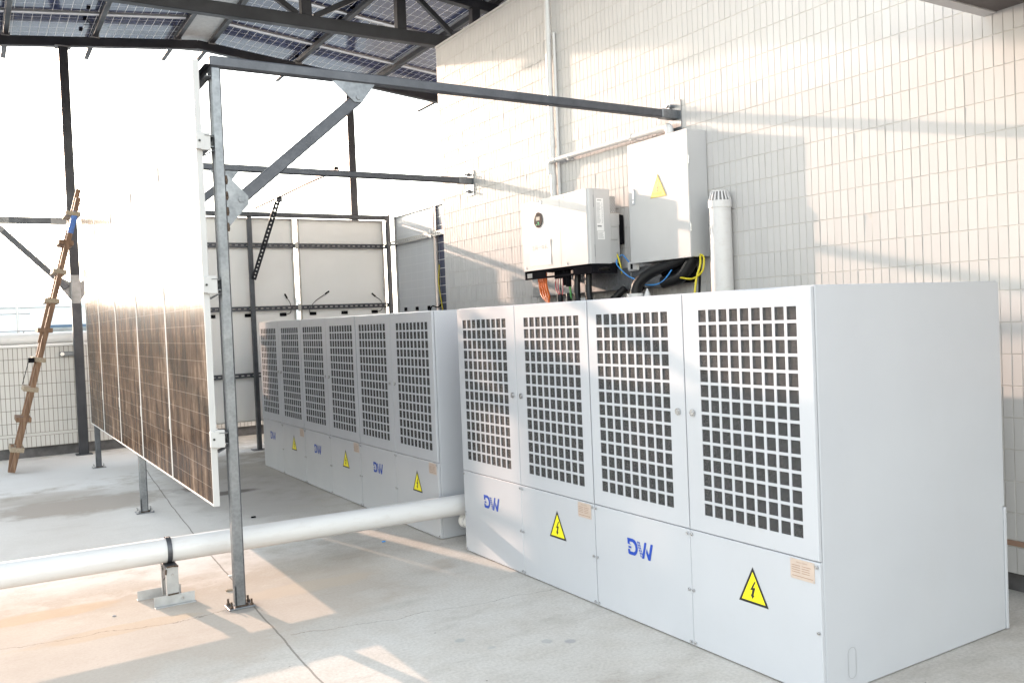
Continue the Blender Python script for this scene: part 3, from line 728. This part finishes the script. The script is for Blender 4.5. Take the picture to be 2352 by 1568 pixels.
def bolt_poly(Mx, s_, mb): mb.add([(a*s_, b*s_, 0) for a, b in BOLT], [tuple(range(len(BOLT)))], Mx); return mb
cabl = ["nearest grey cabinet, its bare end panel facing the viewer", "second cabinet from the viewer, behind the inverter side gap, next to the white pipe",
        "third cabinet along, first one past the white pipe", "fourth cabinet along, middle of the shaded far three", "farthest cabinet, by the rear post and white panels"]
cabl[1] = "second from the viewer, just before the white pipe"
cabs = thing("battery_cabinet", "light grey vented battery cabinet: " + cabl[0], "cabinet", (2.9, 2.373, 0), group="battery cabinets along the wall")
part("body", MB().rbox((.001, .002, .004), (CD-.02, CW-.002, CH), .004), 'cab', cabs, local=True)
part("back_panel", MB().rbox((CD-.0195, .006, .60), (CD, CW-.006, CH-.004), .003).rbox((CD-.0195, -.004, .004), (CD, CW-.006, .597), .003), 'cab', cabs, local=True)
part("cable_knockout", MB().add(*(lambda n: ([(.16+.026*math.cos(2*math.pi*i/n), .0008, (.075 if math.sin(2*math.pi*i/n) < 0 else .155)+.026*math.sin(2*math.pi*i/n)) for i in range(n)] + [(.16+.0245*math.cos(2*math.pi*i/n), .0008, (.075 if math.sin(2*math.pi*i/n) < 0 else .155)+.0245*math.sin(2*math.pi*i/n)) for i in range(n)], [(i, (i+1) % n, n+(i+1) % n, n+i) for i in range(n)]))(28)), 'print_g', cabs, local=True)
HW, HH = .051, .0565
for k in range(2):                     # k = 0 right hand (near), 1 left hand
    y0 = .004 + k*.7555; y1 = y0 + .750
    hy0 = .080 if k == 0 else CW-.08-.572-.012+.0
    hy0 = .079 if k == 0 else .862
    dr = part("door", door_mb(y0, y1, .5685, 1.686, hy0, hy0+.571, .651, 1.608, 9, 14, HW, HH, -.022, -.0045, .0185), 'cab', cabs, local=True)
    part("wire_screen", MB().box((-.0184, hy0-.02, .63), (-.0174, hy0+.59, 1.63)), 'mesh', dr, local=True)
    yl = .706 if k == 0 else .806
    lk = MB().cyl((-.0225, yl, 1.126), (-.030, yl, 1.126), .0165, 20).cyl((-.030, yl, 1.126), (-.033, yl, 1.126), .011, 16)
    lk.box((-.034, yl-.003, 1.117), (-.0332, yl+.003, 1.135)); part("lock", lk, 'bolt', dr, local=True)
    lp = part("lower_panel", MB().rbox((-.021, y0-.002, .006), (-.0012, y1+.002, .5645), .003), 'cab', cabs, local=True)
    for yb in (y0+.012, y1-.012):
        for zb in (.545, .275, .022):
            part("bolt", MB().cyl((-.021, yb, zb), (-.027, yb, zb), .0075, 8).cyl((-.027, yb, zb), (-.030, yb, zb), .0045, 6), 'bolt', lp, local=True)
    if k == 1: part("logo", logo_mb(-.0222, 1.133, .393, .203, .086), 'logo', lp, "blue DW logo", local=True)
    else:
        h = .165; w_ = .172; zc = .305; yc = .365
        tri_ = lambda s_, x: MB().add([(x, yc+w_/2*s_, zc+h/3-h/3*s_), (x, yc-w_/2*s_, zc+h/3-h/3*s_), (x, yc, zc+h/3+2*h/3*s_)], [(0, 1, 2)])
        sg = part("warning_sign", tri_(1, -.0222), 'sign_k', lp, "black and yellow high voltage triangle", local=True)
        part("sign_field", tri_(.80, -.0226), 'sign_y', sg, local=True)
        part("lightning_mark", bolt_poly(faceM(-.0230, yc, zc+.066), .085, MB()), 'sign_k', sg, local=True)
        npz, npy = .475, .154
        pl_ = part("name_plate", MB().rbox((-.0236, .028, .4745), (-.0212, .152, .5585), .0008), 'plate', lp, local=True)
        for yr in (.034, .146):
            for zr in (.553, .480): part("rivet", MB().cyl((-.0236, yr, zr), (-.0246, yr, zr), .0028, 8), 'alu', pl_, local=True)
        tm = text_mb("Battery Cabinet", .0085, faceM(-.0241, .118, .544))
        for q in range(4):
            z = .5325-.0095*q
            for (a_, b_) in ((.144, .100), (.092, .052 if q else .045)): tm.box((-.0242, b_, z-.0012), (-.0240, a_, z+.0012))
        tm.box((-.0242, .036, .487), (-.0240, .142, .4895)); part("lettering", tm, 'print', pl_, local=True)
for i, y0 in enumerate((3.888, 5.79, 7.31, 8.826)):
    c_ = dup(cabs); c_.location = (2.9, y0, 0); c_["label"] = "light grey vented battery cabinet: " + cabl[i+1]

# ================================================================== PIPE AND STAND
pipe = thing("drain_pipe", "long white plastic pipe crossing the roof into the cabinet gap", "pipe", (1, 5.59, .3))
part("tube", MB().cyl((-6, 5.59, .36), (3.5, 5.59, .278), .073, 32), 'pvc', pipe)
part("coupling", MB().cyl((3.02, 5.59, .2825), (3.3, 5.59, .28), .078, 32), 'pvc', pipe)
st = thing("pipe_stand", "grey welded steel stand clamped under the white pipe", "pipe stand", (.95, 5.55, 0))
xs0 = .948; pz = .303
sp_ = MB()
ring = [(xs0, 5.59+.0775*math.cos(R(a)), pz+.0775*math.sin(R(a))) for a in range(-80, 261, 12)]
for i in range(len(ring)-1):
    a, b = ring[i], ring[i+1]; sp_.add([(a[0]-.014, a[1], a[2]), (a[0]+.014, a[1], a[2]), (b[0]+.014, b[1], b[2]), (b[0]-.014, b[1], b[2])], [(0, 1, 2, 3)], None, True)
part("strap", sp_, 'galv_dark', st)
part("head_plate", MB().rbox((xs0-.035, 5.49, .205), (xs0+.035, 5.68, .225), .002).beam((xs0-.03, 5.505, .20), (xs0-.03, 5.62, .14), .006, .05), 'galv_dark', st)
part("upright", MB().rbox((xs0-.034, 5.486, .02), (xs0+.034, 5.490, .222), .001).rbox((xs0-.034, 5.490, .02), (xs0-.030, 5.52, .222), .001), 'galv_light', st)
part("upright", MB().rbox((xs0-.034, 5.676, .02), (xs0+.034, 5.680, .222), .001).rbox((xs0-.034, 5.65, .02), (xs0-.030, 5.676, .222), .001), 'galv_light', st)
part("foot", MB().rbox((xs0-.11, 5.478, 0), (xs0+.12, 5.4825, .058), .001).rbox((xs0-.11, 5.44, 0), (xs0+.12, 5.478, .004), .001), 'galv_light', st)
part("foot", MB().rbox((xs0-.17, 5.683, 0), (xs0+.08, 5.6875, .058), .001).rbox((xs0-.17, 5.6875, 0), (xs0+.08, 5.73, .004), .001), 'galv_light', st)
part("weld_bead", MB().tube([(xs0-.03, 5.482, .222), (xs0, 5.479, .226), (xs0+.034, 5.482, .220)], .006, 6, 3).tube([(xs0-.034, 5.482, .21), (xs0-.037, 5.484, .18)], .006, 6, 3).tube([(xs0-.03, 5.478, .06), (xs0+.03, 5.477, .062)], .005, 6, 3), 'rust', st)
part("screw", MB().cyl((xs0+.0, 5.486, .175), (xs0, 5.481, .175), .006, 8).cyl((xs0+.05, 5.478, .03), (xs0+.05, 5.472, .03), .008, 8), 'bolt', st)
t = thing("pipe_elbow", "short white pipe end strapped with black rubber in the cabinet gap", "pipe", (3.02, 5.47, .12))
part("tube", MB().cyl((3.0, 5.62, .155), (3.02, 5.41, .15), .045, 24), 'pvc', t); part("collar", MB().cyl((2.998, 5.64, .156), (3.002, 5.59, .155), .051, 24), 'pvc', t)
part("rubber_loop", MB().tube([(3.06, 5.60, .24), (3.05, 5.68, .20), (3.05, 5.685, .12), (3.05, 5.64, .075), (3.04, 5.56, .05), (3.03, 5.44, .045)], .027, 10), 'black', t)

# ================================================================== LADDER
ld = thing("wooden_ladder", "rough brown timber ladder leaning on the canopy column", "ladder", (.35, 12.2, 0))
fx0, tx = .345, 1.215; Ztop = 3.32
for y, dz in ((12.08, 0), (12.46, .16)):
    dx = (tx-fx0)/Ztop
    part("rail", MB().beam((fx0+dx*.0, y, 0.02), (fx0+dx*(Ztop+dz), y, Ztop+dz), .055, .10, (0, 1, 0), .004), 'wood', ld)
part("tape", MB().beam((fx0+dx*2.88, 12.08, 2.88), (fx0+dx*3.15, 12.08, 3.15), .064, .109, (0, 1, 0), .004), 'tape', ld)
for i in range(9):
    z = .28 + i*.355; x = fx0+dx*z
    th = math.atan(dx)
    q = part("rung", MB().rbox((-.10 if i % 3 else -.085, -.05, -.028), (.062, .46, .028), .003, Matrix.Translation((x, 12.03+.045, z)) @ Matrix.Rotation(R(random.uniform(-4, 4)), 4, 'Y') @ Matrix.Rotation(th*.5, 4, 'Y')), 'wood_pale' if i % 3 != 1 else 'wood', ld)
    if i == 3: part("wrapping", MB().rbox((x-.12, 12.0, z-.028), (x-.06, 12.2, z+.028), .004), 'black', q); part("loose_wire", MB().tube([(x-.12, 12.0, z), (x-.15, 12.0, z-.1), (x-.2, 12.02, z-.28)], .004, 6), 'black', q)
part("cleat", MB().beam((fx0+dx*1.55-.055, 12.06, 1.55), (fx0+dx*2.1-.06, 12.06, 2.1), .03, .05, (0, 1, 0), .003), 'wood', ld)
part("shim", MB().beam((fx0-.03, 12.2, .01), (fx0+.02, 12.2, .34), .03, .06, (0, 1, 0), .003), 'wood', ld)

# ================================================================== WALL EQUIPMENT
# distribution box
bx = thing("wall_box", "tall white enamel distribution box on the tiled wall with yellow triangle", "electrical box", (4.57, 4.85, 2.005))
part("body", MB().rbox((4.585, 4.853, 2.012), (XW-.002, 5.543, 2.957), .004), 'box', bx)
dr = part("door", MB().rbox((4.57, 4.85, 2.008), (4.5845, 5.545, 2.96), .004), 'box', bx)
lk = part("handle", MB().rbox((4.562, 5.468, 2.475), (4.5705, 5.492, 2.60), .004), 'cab', dr); part("key_lock", MB().cyl((4.562, 5.48, 2.50), (4.5595, 5.48, 2.50), .008, 12), 'bolt', lk); part("lever", MB().rbox((4.559, 5.473, 2.52), (4.562, 5.487, 2.59), .001), 'bolt', lk)
yc, zc = 5.185, 2.575
tr = lambda s_, x, mb: mb.add([(x, yc+.092*s_, zc-.058*s_-.02), (x, yc-.092*s_, zc-.058*s_-.02), (x, yc, zc+.116*s_-.02)], [(0, 1, 2)])
sg = part("warning_sign", MB().prism([(-.092, -.078), (.092, -.078), (0, .096)], .004, faceM(4.5698, yc, zc)), 'sign_rim', dr, "gold relief warning triangle")
part("sign_field", tr(.84, 4.5652, MB()), 'sign_gold', sg); part("lightning_mark", bolt_poly(faceM(4.5648, yc, zc-.005), .07, MB()), 'sign_r', sg)
part("lettering", text_mb("有电危险", .022, faceM(4.5646, yc+.045, zc-.058)), 'sign_rim', sg)
part("logo", logo_mb(4.5694, 5.455, 2.84, .11, .045), 'pale_logo', dr)
part("hinge", MB().cyl((4.578, 4.848, 2.2), (4.578, 4.848, 2.26), .005, 8).cyl((4.578, 4.848, 2.7), (4.578, 4.848, 2.76), .005, 8), 'bolt', bx)

# inverter
iv = thing("solar_inverter", "white wall inverter with round black display and taped paper note", "inverter", (4.375, 5.83, 2.02))
XI = 4.375
mbv = MB()
sec = []
for (x, y) in ((XI+.02, 6.865), (XI+.006, 6.862), (XI, 6.85), (XI, 5.86), (XI+.006, 5.842), (XI+.02, 5.834), (XI+.045, 5.83), (4.60, 5.83), (4.60, 6.865)): sec.append((x, y))
n = len(sec)
mbv.prism([(x, y) for x, y in sec], .62, frameM((1, 0, 0), (0, 1, 0), (0, 0, 1), (0, 0, 2.035)))
cv = part("cover", mbv, 'white_plastic', iv)
part("panel_seam", MB().box((XI-.0006, 6.243, 2.037), (XI+.0008, 6.246, 2.653)).box((XI+.055, 5.8294, 2.04), (XI+.0575, 5.8302, 2.65)), 'print_g', cv)
part("edge_latch", MB().box((XI+.05, 5.8285, 2.50), (XI+.056, 5.8298, 2.60)).box((XI+.05, 5.8285, 2.09), (XI+.056, 5.8298, 2.19)), 'print_g', cv)
for (y, z) in ((6.82, 2.615), (6.53, 2.625), (6.20, 2.63), (6.81, 2.065), (6.16, 2.06)): part("screw", MB().cyl((XI, y, z), (XI-.005, y, z), .011, 12), 'bolt', cv)
ds = part("display", MB().cyl((XI+.001, 6.578, 2.478), (XI-.006, 6.578, 2.478), .068, 36), 'screen', cv)
part("lcd", MB().box((XI-.0068, 6.548, 2.475), (XI-.0062, 6.608, 2.508)), 'lcd', ds)
part("indicator", MB().cyl((XI-.0062, 6.575, 2.455), (XI-.0068, 6.575, 2.455), .004, 8).cyl((XI-.0062, 6.60, 2.44), (XI-.0068, 6.60, 2.44), .003, 8).cyl((XI-.0062, 6.565, 2.44), (XI-.0068, 6.565, 2.44), .003, 8), 'led', ds)
part("tick_scale", (lambda mb: [mb.box((XI-.0066, 6.578+.058*math.cos(R(a))-.001, 2.478+.058*math.sin(R(a))-.001), (XI-.0062, 6.578+.064*math.cos(R(a))+.001, 2.478+.064*math.sin(R(a))+.001)) for a in range(-60, 61, 8)] and mb)(MB()), 'alu', ds)
part("logo", logo_mb(XI-.0006, 6.75, 2.592, .105, .045), 'pale_logo', cv)
# paper note, slightly curled
pm = MB(); g = 8
pv = []
for a in range(g+1):
    for b in range(g+1):
        u, v = a/g, b/g
        pv.append((XI-.0015-.012*max(0, u-.72)**1.2*math.sin(v*4.5+.6)**2*6*.25-.0012*math.sin(u*9+v*7), 6.73-.335*u, 2.075+.225*v+.004*math.sin(u*5)))
pm.add(pv, [(a*(g+1)+b, (a+1)*(g+1)+b, (a+1)*(g+1)+b+1, a*(g+1)+b+1) for a in range(g) for b in range(g)], None, True)
pn = solo("paper_note", pm, 'paper', "white paper note with handwritten characters taped to the inverter", "note")
o = part("lettering", text_mb("混网一体机", .052, faceM(XI-.0052, 6.70, 2.215)), 'print_g', pn)
# side: rating labels, heat sink covers, perforated plate
YS = 5.8296
lb = part("rating_label", MB().box((4.455, YS-.0006, 2.305), (4.53, YS-.0001, 2.575)), 'paper', cv)
tx_ = MB(); tx_.box((4.467, YS-.0012, 2.555), (4.51, YS-.0007, 2.562))
for q in range(18):
    z = 2.535-.0095*q; tx_.box((4.459, YS-.0012, z-.0014), (4.459+random.uniform(.025, .045), YS-.0007, z+.0014)); tx_.box((4.51, YS-.0012, z-.0014), (4.51+random.uniform(.006, .016), YS-.0007, z+.0014))
tx_.box((4.462, YS-.0012, 2.338), (4.505, YS-.0007, 2.35))
part("lettering", tx_, 'print_g', lb)["kind"] = "stuff"
lb = part("warning_label", MB().box((4.462, YS-.0006, 2.235), (4.535, YS-.0001, 2.30)), 'paper', cv)
part("lettering", (lambda mb: [mb.box((4.466, YS-.0012, z), (4.466+random.uniform(.03, .06), YS-.0007, z+.0025)) for z in (2.243, 2.252, 2.261, 2.27, 2.279, 2.289)] and mb)(MB()), 'print_g', lb)["kind"] = "stuff"
part("rear_housing", MB().rbox((4.602, 5.84, 2.04), (4.70, 6.85, 2.36), .004), 'white_plastic', iv)
for z in (2.235, 2.345): part("heat_sink_cover", MB().rbox((4.605, 5.834, z), (4.685, 5.8395, z+.10), .003), 'white_plastic', iv)
part("heat_sink_rim", MB().box((4.602, 5.838, 2.36), (4.70, 6.85, 2.455)), 'white_plastic', iv)
hb = part("perforated_shield", MB().rbox((4.603, 5.84, 2.46), (4.665, 5.85, 2.60), .002), 'white_plastic', iv)
hm = MB()
for a in range(5):
    for b in range(11): hm.cyl((4.611+.0115*a, 5.8398, 2.468+.012*b+(.006 if a % 2 else 0)), (4.611+.0115*a, 5.8392, 2.468+.012*b+(.006 if a % 2 else 0)), .0036, 6, smooth=False)
part("vent_hole", hm, 'sign_k', hb)
part("fan_cover", MB().prism([(0, 0), (.055, 0), (.055, .24), (.01, .245), (-.012, .2), (-.016, .1)], .5, frameM((1, 0, 0), (0, 0, 1), (0, -1, 0), (4.70, 6.35, 2.205))), 'black', iv)
bk = MB()                               # black mounting tray under the inverter, with slots
bk.rbox((4.39, 5.835, 1.955), (4.70, 5.841, 1.975), .001).rbox((4.39, 5.835, 2.005), (4.70, 5.841, 2.034), .001).rbox((4.39, 5.835, 1.975), (4.46, 5.841, 2.005), .001).rbox((4.58, 5.835, 1.975), (4.70, 5.841, 2.005), .001)
bk.rbox((4.39, 5.84, 1.955), (4.396, 6.86, 1.972), .001).rbox((4.39, 5.84, 2.012), (4.396, 6.86, 2.034), .001).rbox((4.39, 6.83, 1.97), (4.396, 6.86, 2.014), .001).rbox((4.39, 6.52, 1.97), (4.396, 6.74, 2.014), .001).rbox((4.39, 5.84, 1.97), (4.396, 6.1, 2.014), .001)
bk.rbox((4.39, 5.85, 2.026), (4.7, 6.85, 2.034), .001)
part("mounting_tray", bk, 'black', iv)
for y in (6.46, 6.425, 6.39, 6.355): part("connector", MB().cyl((4.46, y, 2.03), (4.46, y, 1.945), .014, 10), 'black', iv)
for y, r_ in ((6.15, .036), (5.99, .036)): part("cable_gland", MB().cyl((4.47, y, 2.03), (4.47, y, 1.995), r_, 10, smooth=False).cyl((4.47, y, 1.995), (4.47, y, 1.965), r_*.8, 16), 'black', iv)
for y, z in ((6.30, 1.90), (6.255, 1.885)): part("connector", MB().cyl((4.45, y, 2.03), (4.45, y, z-.02), .024, 12), 'black', iv)
gy = part("earth_terminal", MB().rbox((4.655, 5.832, 2.10), (4.672, 5.8395, 2.13), .001), 'bolt', iv)

# cable tray duct on the wall
dt = thing("wall_duct", "flat galvanised cable duct on the wall below the inverter", "cable duct", (4.7, 6.2, 1.8))
part("trunk", MB().rbox((4.66, 5.66, 1.81), (XW-.001, 7.16, 1.99), .003), 'galv', dt)
part("trunk", MB().rbox((4.665, 5.29, 1.81), (XW-.001, 5.655, 1.985), .003), 'galv', dt)
part("end_shroud", MB().rbox((4.655, 4.98, 1.83), (XW-.002, 5.285, 1.975), .02), 'black', dt)

def cable(name, pts, r, mat, label, group=None, n=10):
    return solo(name, MB().tube(pts, r, n), mat, label, "cable", group, org=tuple(pts[0]))
for i, y in enumerate((6.70, 6.665, 6.63, 6.595)):
    o_ = thing("orange_cable", "%s orange cable dropping from the inverter to the cabinet top" % ["leftmost", "second", "third", "rightmost"][i], "cable", (4.44, y, 1.95), group="orange battery cables")
    part("wire", MB().tube([(4.44, y, 1.98), (4.44, y-.01, 1.88), (4.42, y-.07, 1.80), (4.38, y-.22+.03*i, 1.73), (4.3, 6.2+.012*i, 1.62)], .0115, 8), 'orange', o_)
    part("plug", MB().cyl((4.44, y, 2.028), (4.44, y, 1.93), .015, 10), 'orange', o_)
for i, y in enumerate((6.46, 6.425, 6.39, 6.355)):
    cable("thin_cable", [(4.46, y, 1.95), (4.45, y-.01, 1.85), (4.40, 6.28+.008*i, 1.74), (4.34, 6.24+.008*i, 1.64)], .0042, 'red' if i != 2 else 'black', "%s thin control cable under the inverter" % ["first", "second", "third", "fourth"][i], "thin control cables", 6)
cable("green_cable", [(4.45, 6.25, 1.90), (4.45, 6.23, 1.8), (4.42, 6.2, 1.62)], .010, 'green', "green cable beside the black sleeves under the inverter")
cable("cable_sleeve", [(4.45, 6.26, 1.80), (4.42, 6.22, 1.72), (4.33, 6.14, 1.60)], .026, 'sleeve', "short black sleeve behind the green cable")
cable("cable_sleeve", [(4.36, 6.27, 1.79), (4.34, 6.24, 1.72), (4.27, 6.16, 1.60)], .026, 'sleeve', "short black sleeve taking the thin control cables")
cable("cable_sleeve", [(4.47, 6.15, 1.98), (4.46, 6.15, 1.85), (4.45, 6.12, 1.74), (4.46, 6.02, 1.66), (4.50, 5.85, 1.60)], .030, 'sleeve', "left thick black cable hanging from the inverter")
cable("cable_sleeve", [(4.47, 5.99, 1.98), (4.46, 5.985, 1.85), (4.45, 5.96, 1.74), (4.46, 5.90, 1.66), (4.50, 5.85, 1.58)], .030, 'sleeve', "right thick black cable hanging from the inverter")
cable("cable_sleeve", [(4.64, 5.72, 1.82), (4.60, 5.78, 1.76), (4.5, 5.90, 1.62)], .032, 'sleeve', "black cable slanting down from the duct left of the blue ring")
cable("cable_sleeve", [(4.62, 5.46, 1.83), (4.58, 5.52, 1.77), (4.5, 5.62, 1.62)], .032, 'sleeve', "black cable slanting down from the duct right of the blue ring")
cable("cable_sleeve", [(4.66, 4.98, 2.02), (4.62, 5.14, 1.97), (4.56, 5.30, 1.92), (4.50, 5.40, 1.82), (4.48, 5.42, 1.60)], .046, 'sleeve', "fat black cable curving out from under the wall box")
cable("cable_sleeve", [(4.67, 4.93, 2.02), (4.66, 4.97, 1.95), (4.64, 5.05, 1.87), (4.62, 5.22, 1.84)], .048, 'sleeve', "fat black cable running from the wall box into the duct")
cable("blue_cable", [(4.66, 5.835, 2.07), (4.63, 5.80, 2.02), (4.60, 5.65, 1.93), (4.57, 5.5, 1.88), (4.57, 5.36, 1.83), (4.58, 5.2, 1.84), (4.60, 5.10, 1.93)], .0058, 'lblue', "thin blue data cable looping below the wall box")
cable("earth_cable", [(4.663, 5.835, 2.11), (4.655, 5.80, 2.05), (4.66, 5.78, 1.97), (4.68, 5.79, 1.90)], .007, 'yellow', "yellow earth cable at the inverter side")
cable("earth_cable", [(4.64, 5.24, 1.87), (4.61, 5.05, 1.87), (4.62, 4.90, 1.85), (4.63, 4.80, 1.90), (4.65, 4.80, 2.0), (4.67, 4.86, 2.03)], .007, 'yellow', "yellow earth cable looping out of the black shroud")
cable("earth_cable", [(4.67, 4.86, 2.03), (4.64, 4.83, 1.95), (4.62, 4.86, 1.83), (4.60, 4.88, 1.60)], .008, 'yellow', "yellow earth cable dropping behind the near cabinet")
cable("black_cable", [(4.68, 4.87, 2.02), (4.66, 4.855, 1.9), (4.63, 4.855, 1.60)], .009, 'black', "thin black cable dropping beside the yellow earth cable")
rg = MB()
rg.tube([(4.66, 5.62+.022*math.cos(R(a)), 1.775+.022*math.sin(R(a))) for a in range(0, 361, 30)], .009, 8, 3)
solo("blue_ring", rg, 'blue_plastic', "small blue plastic ring hanging below the cable duct", "ring", org=(4.66, 5.62, 1.775))
wm = thing("data_logger", "small white rounded wireless logger stuck on the wall duct", "logger", (4.62, 5.58, 2.0))
part("case", MB().rbox((4.62, 5.52, 1.955), (4.645, 5.66, 2.035), .012), 'white_plastic', wm); part("screen", MB().box((4.6192, 5.585, 1.97), (4.6198, 5.615, 2.015)), 'screen', wm)
part("antenna_lead", MB().tube([(4.63, 5.64, 2.03), (4.64, 5.70, 2.07), (4.66, 5.76, 2.10), (4.67, 5.82, 2.09)], .006, 6), 'lblue', wm)
pc = thing("pipe_stub", "white plastic pipe stub rising behind the cabinets under the fat cable", "pipe", (4.48, 5.40, 1.4))
part("tube", MB().cyl((4.48, 5.40, 0), (4.48, 5.40, 1.765), .068, 24, caps=False), 'pvc', pc)
part("cap_cone", MB().cyl((4.52, 5.30, 1.70), (4.52, 5.30, 1.80), .045, 16, .004), 'pvc', pc)
ts = thing("terminal_block", "small translucent terminal box between the hanging black cables", "terminal box", (4.47, 6.07, 1.7))
part("case", MB().rbox((4.45, 6.03, 1.69), (4.50, 6.10, 1.76), .004), 'white_plastic', ts); part("base", MB().rbox((4.45, 6.03, 1.62), (4.50, 6.10, 1.688), .004), 'black', ts)

# conduits on the wall
cd = thing("wall_conduit", "white conduit running down the tiles to the inverter with a branch to the box", "conduit", (4.72, 6.83, 2.6))
part("riser", MB().cyl((4.735, 6.835, 2.6), (4.735, 6.835, 4.79), .027, 16), 'pvc', cd)
part("riser", MB().cyl((4.752, 6.765, 2.6), (4.752, 6.765, 4.25), .014, 12), 'pvc', cd)
part("branch", MB().tube([(4.715, 6.85, 2.95), (4.712, 6.848, 3.03), (4.71, 6.83, 3.066), (4.71, 6.76, 3.068), (4.71, 6.0, 3.06), (4.71, 5.24, 3.052)], .023, 14), 'pvc', cd)
part("elbow", MB().tube([(4.71, 5.33, 3.053), (4.71, 5.24, 3.053), (4.705, 5.195, 3.045), (4.70, 5.18, 3.01), (4.70, 5.18, 2.955)], .032, 16), 'pvc', cd)
part("elbow", MB().tube([(4.715, 6.855, 2.98), (4.712, 6.85, 3.04), (4.71, 6.82, 3.068), (4.71, 6.75, 3.068)], .028, 16), 'pvc', cd)
for y in (5.65, 6.55): part("saddle", MB().rbox((4.695, y-.012, 3.03), (XW-.001, y+.012, 3.04), .002).cyl((4.71, y-.012, 3.06), (4.71, y+.012, 3.06), .027, 16), 'pvc', cd)
for z in (2.85, 3.2, 4.2): part("coupling", MB().cyl((4.735, 6.835, z), (4.735, 6.835, z+.09), .031, 16), 'pvc', cd)
# vent pipe with slotted cap
vp = thing("vent_pipe", "upright white vent pipe with slotted cap between cabinet and wall", "pipe", (4.685, 4.655, 0))
part("tube", MB().cyl((4.685, 4.655, 0), (4.685, 4.655, 2.37), .08, 32), 'pvc', vp)
cp = part("cap", MB().cyl((4.685, 4.655, 2.35), (4.685, 4.655, 2.40), .086, 32).cyl((4.685, 4.655, 2.465), (4.685, 4.655, 2.472), .062, 24), 'pvc', vp)
for a in range(0, 360, 20):
    c_, s_ = math.cos(R(a)), math.sin(R(a))
    part("cap_rib", MB().beam((4.685+.083*c_, 4.655+.083*s_, 2.40), (4.685+.060*c_, 4.655+.060*s_, 2.467), .012, .006, (c_, s_, 0), .001), 'pvc', cp)
part("cap_core", MB().cyl((4.685, 4.655, 2.40), (4.685, 4.655, 2.464), .055, 16, .045), 'print_g', cp)

# small litter on the roof
for i, (x, y, s_, mm, lab) in enumerate(((2.62, 7.05, .03, 'lblue', "small blue plastic scrap at the foot of the far cabinets"), (2.52, 6.02, .014, 'lblue', "tiny blue scrap on the floor near the light strip"), (1.37, 5.86, .014, 'paper', "tiny pale pebble on the crack beside the front post"), (1.28, 5.53, .02, 'wood_pale', "small yellow splinter behind the front post"), (.62, 5.47, .01, 'print_g', "dark pebble left of the pipe stand"), (1.98, 7.55, .02, 'black', "dark leaf scrap on the shaded floor"))):
    solo("debris", MB().rbox((x-s_, y-s_*.5, 0), (x+s_, y+s_*.5, s_*.6), s_*.15), mm, lab, "debris", org=(x, y, 0))
